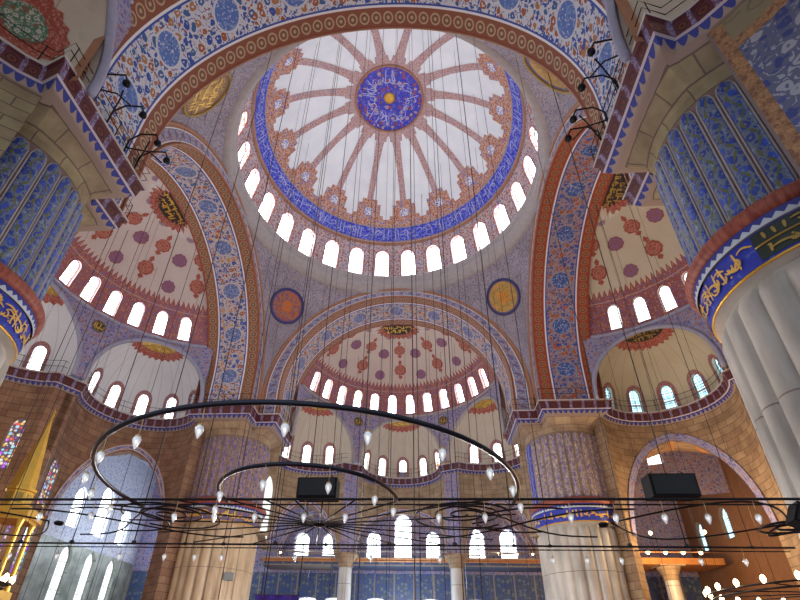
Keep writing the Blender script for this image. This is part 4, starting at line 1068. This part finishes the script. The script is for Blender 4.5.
# ------------------------------------------------------------------ piers
def pier(sx, sy):
    near = sy < 0; left = sx < 0
    c = (13.0*sx, 13.0*sy)
    name = ('near' if near else 'far')+' '+('left' if left else 'right')
    e = empty('pier', (c[0], c[1], 0))
    tag(e, 'massive fluted marble pier with tiled upper shaft, '+name+' corner', 'pier', 'four great piers')
    RP = 2.78; NF = 24; ZB = 9.72
    # fluted shaft: convex reeds with rounded tops
    mb = MB()
    def fl(u, z, RP=RP):
        ph = (u*NF/(2*pi)) % 1.0; b = .27*sqrt(max(0, 1-(2*ph-1)**2))
        t = min(1, max(0, (ZB-.05-z)/.35)); rr_ = RP-.20+.24*b/.27*t; return (rr_*cos(u), rr_*sin(u), z)
    mb.grid(fl, rng(0, 2*pi, NF*8), [0, .6, 3, 6, 8, 8.9, ZB-.5, ZB-.38, ZB-.25, ZB-.15, ZB-.08, ZB-.03, ZB], lambda u, z: (u*RP, z))
    mb.grid(lambda u, s: ((RP-.22+.24*s)*cos(u), (RP-.22+.24*s)*sin(u), ZB+.0+.10*s), rng(0, 2*pi, 64), [0, 1])
    mb.build('fluted_shaft', M['marble'] if near or not left else M['marble_lamplit'], e)
    mb = MB(); mb.lathe([(RP+.35, 0), (RP+.35, .4), (RP+.2, .6), (RP+.1, .8), (RP-.05, .85)], n=64); mb.build('base', M['marble'], e)
    # inscription band, gilt fillet below, carved torus above
    mb = MB(); mb.lathe([(RP-.02, ZB+.10), (RP+.05, ZB+.10), (RP+.08, ZB+.14), (RP+.04, ZB+.18)], n=96); mb.build('gilt_fillet', M['gold'], e)
    seg = MB(); mp = lambda u, v, d=0.0: ((RP+.06+(v-ZB-.18)*.09+d)*cos(u), (RP+.06+(v-ZB-.18)*.09+d)*sin(u), v)
    toc = atan2(-23.5-c[1], 2.3-c[0])
    split = toc + (-.32 if not left else -2.6); t0_ = split-1.6 if not left else toc-.2; t1_ = split-.05 if not left else toc+1.7
    zt = ZB+1.0
    seg.grid(mp, rng(0, 2*pi, 96), [ZB+.18, zt], lambda u, v: (u*RP, v-ZB))
    b = seg.build('inscription_band', M['band_muted'] if (left and not near) else M['band_blue'], e); b['label'] = 'blue band with gold lettering'
    if near:
        g = MB(); g.grid(lambda u, v: mp(u, v, .02), rng(split, split+(2.2 if not left else 2.2), 40), [ZB+.22, zt-.04]); g.build('dark_cartouche', M['band_green'], b)
        mb = MB(); mb.tube([mp(t, (ZB+zt)/2+.1, .035) for t in rng(split, split+2.2, 40)], .03, 4); mb.build('cartouche_line', M['dkgold'], b)
        tx = MB(); script(tx, lambda u, v: mp(u/RP, v, .05), t0_*RP, t1_*RP, ZB+.26, zt-.06, .2, .032, 11); script(tx, lambda u, v: mp(u/RP, v, .05), (t0_+.1)*RP, (t1_-.05)*RP, ZB+.28, zt-.1, .3, .038, 31)
        tx.build('lettering', M['script_gold'], b)
        tx = MB()
        for a_, b_ in ((ZB+.26, (ZB+zt)/2+.03), ((ZB+zt)/2+.16, zt-.1)): script(tx, lambda u, v: mp(u/RP, v, .05), (split+.1)*RP, (split+2.1)*RP, a_, b_, .24, .035, int(a_*100))
        tx.build('small_lettering', M['dkgold'], b)
    else:
        tx = MB(); script(tx, lambda u, v: mp(u/RP, v, .05), 0, 2*pi*RP-.3, ZB+.3, zt-.1, .3, .06, 13 if left else 14); tx.build('lettering', M['script_gold'], b)
    mb = MB(); mb.grid(lambda u, v: ((RP+.20+.10*v)*cos(u), (RP+.20+.10*v)*sin(u), zt+v), rng(0, 2*pi, 96), [0, .28], lambda u, v: (u*RP, v)); mb.build('toothed_trim', M['tooth'], e)
    mb = MB(); mb.lathe([(RP+.12, zt+.26)]+[(RP+.16+.22*sin(t), zt+.48-.24*cos(t)) for t in rng(0.1, pi, 8)]+[(RP-.15, zt+.76)], n=96); mb.build('carved_torus', M['torus'], e)
    # tiled upper shaft
    Z1 = zt+.72; Z2 = 16.3; RU = RP-.12
    mb = MB(); mb.lathe([(RU, Z1), (RU, Z2+.1)], n=84); mb.build('upper_shaft', M['divider'], e)
    NP = 30; pan = MB(); blue = MB()
    edge = MB()
    for k in range(NP):
        a0 = 2*pi*k/NP; dh = pi/NP*.80
        tgt = blue if (not near and not left and k in (15, 16)) else pan
        ns = 6
        def top(t): return Z2-.15-.32+.32*sqrt(max(0, 1-t*t))
        ts = rng(-1, 1, ns)
        for i in range(ns):
            for z_a, z_b in zip(rng(0, 1, 5)[:-1], rng(0, 1, 5)[1:]):
                P = []
                for t, s_ in ((ts[i], z_a), (ts[i+1], z_a), (ts[i+1], z_b), (ts[i], z_b)):
                    zz = Z1+.05+(top(t)-Z1-.05)*s_; r = RU+.05+.07*sqrt(max(0, 1-t*t)); a = a0+t*dh; P.append(((r*cos(a), r*sin(a), zz), (k+.5+t*.46, zz)))
                tgt.quad([p[0] for p in P], [p[1] for p in P])
        bd = [(a0-dh*1.04, Z1+.05)]+[(a0+dh*1.04*t, top(t)+.03) for t in rng(-1, 1, 8)]+[(a0+dh*1.04, Z1+.05)]
        edge.tube([((RU+.05)*cos(a), (RU+.05)*sin(a), z) for a, z in bd], .035, 4)
    pan.build('tile_panels', M['panel_near'] if near else (M['panel_farl'] if left else M['panel_far']), e)
    if blue.v: blue.build('blue_tile_panels', M['panel_blue'], e)['label'] = 'two deep blue tile panels'
    edge.build('panel_borders', M['mould_grey'] if near else M['stone_far'], e)
    # stone head spreading to the cornice, notched towards the dome
    def inside(x, y): return x > 9.8 and y > 9.8 and not (x < 11.35 and y < 11.35) and x < 17.2 and y < 17.2 and hypot(x-7.8, y-18.87) > EX+.12 and hypot(x-18.87, y-7.8) > EX+.12
    def rad(t):
        r = 1.0
        while inside(13+r*cos(t), 13+r*sin(t)) and r < 6: r += .05
        return min(r, 4.4)
    ang = rng(0, 2*pi, 96); rr = [rad(t) for t in ang]
    flip = lambda p: (p[0]*sx, p[1]*sy, p[2])
    mb = MB(flip); prof = [(0, Z2), (.05, Z2+.35), (.35, Z2+.65), (.8, CB-.05), (1, CB+.05), (1, CT-.02)]
    mb.smooth = False
    mb.grid(lambda i, j: ((RU+(rr[i]-RU)*prof[j][0])*cos(ang[i]), (RU+(rr[i]-RU)*prof[j][0])*sin(ang[i]), prof[j][1]), list(range(97)), list(range(6)), lambda i, j: (ang[i]*RP, prof[j][1]))
    mb.build('stone_head', M['stone_top'] if near else M['stone_far'], e)
    return e
for sx in (1, -1):
    for sy in (1, -1): pier(sx, sy)

# ------------------------------------------------------------------ iron chandelier
ZL = 4.1; YF, YB = -14.8, -10.8; YM = -12.95
ch = empty('iron_chandelier', (0, YM, ZL)); tag(ch, 'huge low iron chandelier frame of long bars, arcs, spokes and scrolls hung with glass lamps', 'chandelier')
lt_ = lambda p: (p[0], p[1]-YM, p[2]-ZL)
def part(name, pts, r, mat='iron', closed=False, n=6):
    mb = MB(lt_); mb.tube(pts, r, n, closed); return mb.build(name, M[mat], ch)
for y in (YF, YF+.16, YB, YB+.2): part('bar', [(x, y, ZL+(.0 if y in (YF, YB) else -.05)) for x in (rng(-10.4, 10.4, 12) if y < -12 else rng(-10.9, 10.9, 12))], .024 if y in (YF, YB) else .014)
part('large_arc', [(.3+3.55*cos(t), YF-3.87*sin(t), ZL) for t in rng(-.1, pi+.12, 48)], .036, 'iron_b', n=8)
part('small_arc', [(.18+1.58*cos(t), YF+.05-1.9*sin(t), ZL) for t in rng(-.05, pi+.05, 32)], .035, 'iron_b', n=8)
for k in range(22):
    t = 2*pi*k/22+.08; L = 2.0 if False else 1e9
    dx, dy = cos(t), sin(t); L = min((YB-YM)/dy if dy > 0 else (YF-YM)/dy if dy < 0 else 9, 4.1)
    part('spoke', [(0, YM, ZL), (dx*L, YM+dy*L, ZL)], .015)
mb = MB(lt_); mb.lathe([(.001, -.07), (.12, -.05), (.16, 0), (.12, .05), (.001, .07)], (0, YM, ZL), 16); mb.build('hub', M['iron'], ch)
def spiral(cx, cy, r0, r1, turns, s=1, n=44): return [(cx+(r0+(r1-r0)*t)*cos(s*2*pi*turns*t), cy+(r0+(r1-r0)*t)*sin(s*2*pi*turns*t), ZL) for t in rng(0, 1, n)]
for sx in (-1, 1):
    part('scroll', spiral(sx*3.0, -13.75, .08, .75, 2.2, sx), .018)
    part('scroll', [(sx*(3.0+.95*cos(t)), -13.55+1.05*sin(t), ZL) for t in rng(.6, 2*pi-.2, 30)], .018)
    part('scroll', [(sx*(2.1+4.0*t), YM-1.5+2.6*t-.4*sin(2*pi*t), ZL) for t in rng(0, 1, 14)], .018)
    part('scroll', [(sx*(2.1+4.0*t), YM+1.3-2.5*t+.4*sin(2*pi*t), ZL) for t in rng(0, 1, 14)], .018)
    part('scroll', [(sx*(6.0+3.4*t), YM-.2+1.5*sin(pi*t), ZL) for t in rng(0, 1, 14)], .018)
    part('scroll', [(sx*(6.0+3.4*t), YM-.2-1.5*sin(pi*t), ZL) for t in rng(0, 1, 14)], .018)
    part('scroll', [(sx*(4.4+1.1*cos(t)), YM-.3+1.0*sin(t), ZL) for t in rng(1.2, 2*pi-1.2, 20)], .018)
    part('scroll', spiral(sx*9.6, -12.9, .08, .7, 2.0, -sx), .024)
    mb = MB(lt_); mb.lathe([(.001, -.05), (.08, -.04), (.11, 0), (.08, .04), (.001, .05)], (sx*5.9, YM, ZL), 12); mb.build('hub', M['iron'], ch)
    part('scroll', [(sx*(9.3+.75*t), YM+.9*sin(pi*t), ZL) for t in rng(0, 1, 16)], .024)
# glass lamps
def lamp_proto(lit=False):
    e = empty('glass_lamp')
    mb = MB(); mb.tube([(0, 0, 0), (.005, 0, -.10), (0, 0, -.22)], .006, 5); a = mb.build('stem', M['brass'], e)
    mb = MB(); mb.lathe([(.015, -.215), (.034, -.23), (.036, -.25)], n=12); mb.build('cap', M['brass'], e)
    mb = MB(); mb.lathe([(.035, -.25), (.05, -.275), (.047, -.31), (.034, -.345), (.016, -.385), (.001, -.405)], n=12); mb.smooth = True; mb.build('cup', M['glass'], e)
    mb = MB(); mb.lathe([(.001, -.27), (.022, -.29), (.026, -.31), (.015, -.34), (.001, -.35)], n=8); mb.build('bulb', M['bulb_w'], e)
    return e
def copy_tree(o, parent=None):
    c = o.copy(); COL.objects.link(c)
    if parent is not None: c.parent = parent
    for ch_ in list(o.children): copy_tree(ch_, c)
    return c
LP = lamp_proto(); used = [False]
def place_lamp(x, y, z, label, group):
    o = LP if not used[0] else copy_tree(LP); used[0] = True
    o.location = (x, y, z); tag(o, label, 'lamp', group)
rows = {'large arc of the chandelier': [(.3+3.55*cos(t), YF-3.87*sin(t)) for t in [radians(d) for d in (172, 158, 145, 128, 114, 99, 83, 68, 52, 37, 24, 10)]],
        'small arc of the chandelier': [(.18+1.58*cos(t), YF-1.9*sin(t)) for t in [radians(d) for d in (165, 135, 100, 65, 35, 12)]],
        'front bar of the chandelier': [(x, YF) for x in (-7.2, -5.9, -4.9, -3.9, -2.3, -1.55, -.8, .1, .85, 2.5, 3.3, 4.75, 5.5, 6.3, 7.0, 7.8, 9.0)],
        'rear bar of the chandelier': [(x, YB) for x in (-8.6, -7.3, -5.6, -4.4, -3.6, -2.9, -1.0, .9, 2.6, 5.3, 6.1, 6.9, 8.7, 9.7)]}
for rn, pts in rows.items():
    pts = sorted(pts)
    for i, (x, y) in enumerate(pts): place_lamp(x, y, ZL-.02, 'small clear glass lamp hanging from the %s, %s from left' % (rn, nth(i)), 'glass lamps of the chandelier')

# side chandeliers with lit bulbs
def ring_chandelier(cx, cy, z, R, n, label, a0, a1):
    e = empty('ring_chandelier', (cx, cy, z)); tag(e, label, 'chandelier', 'small ring chandeliers')
    for zz, r in ((0, R), (-.12, R-.15)):
        mb = MB(); mb.tube([(r*cos(t), r*sin(t), zz) for t in rng(0, 2*pi, 60)[:-1]], .03, 6, True); mb.build('ring', M['iron'], e)
    for k in range(6):
        t = pi*k/6; mb = MB(); mb.tube([(-R*cos(t), -R*sin(t), 0), (R*cos(t), R*sin(t), 0)], .018, 5); mb.build('spoke', M['iron'], e)
    mb = MB(); mb.tube([(0, 0, 0), (0, 0, 14)], .012, 5); mb.build('cable', M['cable'], e)
    for k in range(n):
        t = a0+(a1-a0)*k/(n-1); b = MB(); b.lathe([(.001, .24), (.05, .20), (.075, .13), (.05, .05), (.025, .0)], (R*cos(t), R*sin(t), 0), 10); b.build('bulb', M['bulb'], e)
ring_chandelier(14.9, -6.2, 3.72, 3.6, 26, 'ring chandelier with glowing amber bulbs at the right edge', 0, 2*pi*25/26)
ring_chandelier(-10.3, -9.5, 3.3, .75, 8, 'ring chandelier with glowing amber bulbs at the bottom left', 0, 2*pi*7/8)
# lamps along the right gallery
for i, (x, y, z) in enumerate(((19.2, 20.6, 9.75), (20.6, 20.6, 9.75), (22.0, 20.6, 9.75), (23.4, 20.6, 9.75), (24.8, 20.6, 9.75), (21.2, 20.6, 11.3), (25.6, 20.6, 11.4))):
    mb = MB(); mb.lathe([(.001, .16), (.11, .1), (.15, 0), (.11, -.1), (.03, -.16), (.001, -.18)], n=12); o = mb.build('gallery_lamp', M['bulb'])
    b2 = MB(); b2.tube([(0, 0, -.16), (0, 0, -.45 if i < 5 else -1.6)], .02, 5); b2.build('stem', M['iron'], o); o.location = (x, y, z+.1)
    tag(o, 'glowing round lamp on the right corner gallery, %s' % (nth(i)+' from left' if i < 5 else ['raised left one', 'raised right one'][i-5]), 'lamp', 'lamps of the right gallery')
for i, x in enumerate((-11.5, -8.9, 7.2, 8.9, 10.6, 12.0)):
    mb = MB(); mb.lathe([(.001, .1), (.06, .07), (.09, 0), (.06, -.07), (.001, -.12)], n=10); o = mb.build('rim_lamp', M['bulb']); o.location = (x, 24.4, 10.32)
    b2 = MB(); b2.tube([(0, 0, -.1), (0, .1, -.32)], .02, 5); b2.build('stem', M['iron'], o)
    tag(o, 'tiny glowing lamp on the far gallery rim, %s from left' % nth(i), 'lamp', 'lamps on the far gallery rim')

# speakers
def speaker(x, y, z, w, h, d, rot, label):
    e = empty('loudspeaker', (x, y, z)); tag(e, label, 'loudspeaker', 'black loudspeakers on the chandelier'); e.rotation_euler = rot
    mb = MB(); mb.smooth = False; mb.box((0, 0, 0), (w, d, h)); mb.build('cabinet', M['box'], e, bevel=.035)
    mb = MB(); mb.smooth = False; mb.box((0, -d/2-.01, 0), (w*.9, .03, h*.85)); mb.build('grille', M['iron'], e, bevel=.01)
    for s in (-1, 1):
        mb = MB(); mb.tube([(s*w*.35, 0, h/2-.02), (s*w*.35, 0, h/2+.06), (s*w*.30, .02, h/2+.10)], .012, 5); mb.build('bracket', M['iron'], e)
speaker(.28, -14.62, 4.33, .74, .37, .34, (0, 0, 0), 'black loudspeaker standing on the front bar, left of centre')
speaker(6.62, -14.62, 4.36, .80, .40, .34, (0, 0, 0), 'larger black loudspeaker on the front bar near the far right pier')
speaker(9.0, -14.35, 3.84, .70, .36, .36, (0, radians(28), radians(-10)), 'tilted black loudspeaker hanging at the right edge')

# suspension cables
R = random.Random(21); cab = []
for k in range(15): cab.append((-9.8+1.4*k+R.uniform(-.3, .3), YB+R.choice((0, 0, .2))))
for k in range(9): cab.append((-3.5+.9*k, YB+.2+3.85*sin(acos(max(-.95, min(.95, (-3.5+.9*k)/3.85))))))
for x, y in ((-2.3, -9), (2.1, -8.6), (0, -6), (3.4, -6.6), (-4.6, -6.2), (5.2, -4.6), (-.0, 0.0), (-6.5, -3), (6.9, -1.2), (-1.4, 2.5), (1.7, 3.4), (-4.1, 4.6), (4.4, 5.2), (-2.2, 8), (2.6, 7.6), (-5.6, 7), (5.9, 7.4), (-7.2, 2), (7.3, 3)): cab.append((x, y))
for k in range(9): cab.append((-13.2-.8*k, -4+R.uniform(-1, 9)))
for k in range(9): cab.append((13.2+.8*k, -3+R.uniform(-1, 9)))
for k in range(10): cab.append((-5.4+1.2*k, 14.5+R.uniform(0, 4.5)))
def ceil_z(x, y):
    r = hypot(x, y)
    if r < 10.9: return DZ+sqrt(DR*DR-r*r)
    if max(abs(x), abs(y)) <= A+.1: return 30.0
    for k in range(4):
        c, s_ = [(1, 0), (0, 1), (-1, 0), (0, -1)][k]; lx, ly = c*x+s_*y, -s_*x+c*y
        if ly > A-.2 and abs(lx) < R1-.4:
            if ly <= YS: return ZC+sqrt(R1*R1-lx*lx)
            rr = hypot(lx, ly-YC)
            if rr < RS*.94: return ZS+HS*sqrt(1-(rr/RS)**2)
    return 18.0
cab.sort()
for i, (x, y) in enumerate(cab):
    z1 = ceil_z(x, y); mb = MB()
    z0 = ZL if abs(y-YB) < .3 else 2.5
    mb.tube([(0, 0, 0), (0, 0, z1-z0)], .010 if i % 4 else .017, 4)
    mb.lathe([(.001, 0), (.06, .02), (.06, .06), (.001, .1)], n=8)
    o = mb.build('suspension_cable', M['cable']); o.location = (x, y, z0); tag(o, 'thin dark cable hanging from the vaults to chandelier level, %s from left' % nth(i), 'cable', 'chandelier suspension cables')
# brackets with floodlights at the near cornice corners
def bracket(x, y, s, k, label):
    e = empty('flood_bracket', (x, y, CT)); tag(e, label, 'bracket', 'iron brackets on the near balcony')
    mb = MB(); mb.tube([(0, 0, 0), (0, 0, 1.0), (s*.3, .1, 1.5), (s*.9, .2, 1.55), (s*1.1, .2, 1.1)], .035, 6); mb.build('arm', M['iron'], e)
    mb = MB(); mb.tube([(0, 0, .5), (s*.6, .5*k, .9), (s*1.0, .9*k, .7)], .03, 6); mb.build('stay', M['iron'], e)
    mb = MB(); mb.lathe([(.03, .0), (.12, -.06), (.14, -.2), (.001, -.2)], (s*1.1, .2, 1.12), 10); mb.build('lamp_head', M['iron'], e)
for i, y in enumerate((-14.8, -13.6, -12.4, -11.6)):
    bracket(-9.3, y, 1, (-1)**i, 'curved black iron bracket on the near left balcony, %s from the back' % nth(i))
    bracket(9.3, y, -1, (-1)**i, 'curved black iron bracket on the near right balcony, %s from the back' % nth(i))

# small grey projector box on the far left pier
mb = MB(); mb.smooth = False; rt = Matrix.Rotation(radians(18), 3, 'Z')
mb.box((0, 0, 0), (.62, .34, .48), rt); o = mb.build('projector_box', M['greyplastic'], None, origin=None, bevel=.03); o.location = (-10.95, 10.9, 6.3)
b2 = MB(); b2.tube([(0, .1, 0), (-.25, .45, 0)], .05, 6); b2.build('mount', M['iron'], o); tag(o, 'small grey box mounted on the far left pier', 'projector')

# ------------------------------------------------------------------ gilded pulpit kiosk at the left
def minbar(x, y):
    e = empty('pulpit', (x, y, 0)); tag(e, 'gilded pulpit kiosk with tall pointed cone roof at the left edge', 'pulpit')
    e.rotation_euler.z = radians(20)
    mb = MB(); mb.smooth = False; mb.lathe([(.44, 6.55), (.42, 6.62), (.22, 8.1), (.03, 9.35), (.001, 9.4)], n=8); c = mb.build('cone_roof', M['gold'], e)
    mb = MB(); mb.lathe([(.03, 9.35), (.07, 9.45), (.03, 9.52), (.05, 9.6), (.001, 9.75)], n=8); mb.build('finial', M['gold'], c)
    mb = MB(); mb.smooth = False; mb.lathe([(.55, 5.85), (.55, 5.95), (.44, 5.97), (.44, 6.45), (.5, 6.48), (.5, 6.57), (.4, 6.57)], n=8); d = mb.build('drum', M['gold'], e)
    mb = MB(); mb.smooth = False
    for k in range(8):
        a = 2*pi*(k+.5)/8; mb.box((.415*cos(a), .415*sin(a), 6.2), (.02, .2, .34), Matrix.Rotation(a, 3, 'Z'))
    mb.build('drum_panels', M['dkgold'], d)
    mb = MB(); mb.smooth = False; mb.box((0, 0, 5.7), (1.5, 1.5, .3)); mb.box((0, 0, 5.5), (1.3, 1.3, .12)); mb.build('entablature', M['gold'], e, bevel=.03)
    for sx in (-1, 1):
        for sy in (-1, 1):
            mb = MB(); mb.lathe([(.1, 3.3), (.08, 3.5), (.075, 5.2), (.12, 5.44)], (sx*.55, sy*.55, 0), 10); mb.build('post', M['gold'], e)
    mb = MB(); mb.smooth = False; mb.box((0, 0, 3.2), (1.4, 1.4, .25)); mb.box((0, 0, 1.55), (1.3, 1.3, 3.1)); mb.build('body', M['gold'], e, bevel=.03)
    mb = MB(); mb.smooth = False
    V = [(-.55, -.95, 3.2), (-.55, -5.2, .2), (-.55, -5.2, 0), (-.55, -.95, 0)]; W_ = [(-V_[0], V_[1], V_[2]) for V_ in V]
    mb.quad(V); mb.quad(W_); 
    for i in range(4): j = (i+1) % 4; mb.quad([V[i], V[j], W_[j], W_[i]])
    mb.build('stair', M['gold'], e)
    for s in (-1, 1):
        mb = MB(); mb.smooth = False; mb.box((s*.6, -3.1, 2.4), (.12, 5.4, .35), Matrix.Rotation(radians(35), 3, 'X')); mb.build('handrail', M['wood'], e)
minbar(-12.0, -7.45)
mb = MB(); mb.smooth = False
mb.grid(lambda x, z: (x, .12*sin(x*5), z), rng(-2.0, 2.0, 40), [5.2, 5.5, 6.6]); o = mb.build('violet_drape', M['drape']); o.location = (-11.2, 24.0, 0); tag(o, 'violet drape low beside the far left pier', 'drape')
b2 = MB(); b2.tube([(-2.1, 0, 6.62), (2.1, 0, 6.62)], .04, 6); b2.build('rod', M['wood'], o)

# ------------------------------------------------------------------ light
w = bpy.data.worlds.new('sky'); SC.world = w; w.use_nodes = True
bg = w.node_tree.nodes['Background']; bg.inputs[0].default_value = (.80, .88, 1.0, 1); bg.inputs[1].default_value = 1.0
PW = 1100
def lamp(name, loc, power, col, size=.6):
    l = bpy.data.lights.new(name, 'POINT'); l.energy = power; l.color = col; l.shadow_soft_size = size
    o = bpy.data.objects.new(name, l); COL.objects.link(o); o.location = loc; return o
for x, y in ((-3.5, -4), (3.5, -4), (-3.5, 6), (3.5, 6)): lamp('fill_light', (x, y, 4.9), PW, (1, .96, .93), .8)  # added fill points under the dome, away from the chandelier's own lamps
for x, y, z, p, c in ((21, 17, 8, 1200, (1, .62, .3)), (17, -2, 7, 900, (1, .65, .35)), (-20, -2, 7, 900, (1, .8, .6)), (-22, 19, 10, 900, (.8, .9, 1)), (0, 22, 6, 700, (.7, .85, 1)), (18.5, 9, 9, 900, (1, .7, .4))): lamp('aisle_fill', (x, y, z), p, c, .6)  # added fill points through the wings and aisles, without fixtures

# ------------------------------------------------------------------ camera
f_, pit, yaw, rol, cx, cy = 486.22, .55652, -.088945, .024952, 2.2582, -23.5109
fwv = Vector((sin(yaw)*cos(pit), cos(yaw)*cos(pit), sin(pit))); r_ = Vector((cos(yaw), -sin(yaw), 0)); u_ = r_.cross(fwv)
r2 = r_*cos(rol)+u_*sin(rol); u2 = -r_*sin(rol)+u_*cos(rol)
cam = bpy.data.cameras.new('camera'); co = bpy.data.objects.new('camera', cam); COL.objects.link(co)
co.matrix_world = Matrix(((r2.x, u2.x, -fwv.x, cx), (r2.y, u2.y, -fwv.y, cy), (r2.z, u2.z, -fwv.z, 1.6), (0, 0, 0, 1)))
cam.sensor_width = 36; cam.lens = f_*36/800; cam.shift_x = 15.263/800; cam.shift_y = 60.487/800; cam.clip_end = 300; cam.clip_start = .05
SC.camera = co
SC.view_settings.view_transform = 'Standard'; SC.view_settings.look = 'None'; SC.view_settings.gamma = 1; SC.view_settings.exposure = 0.2
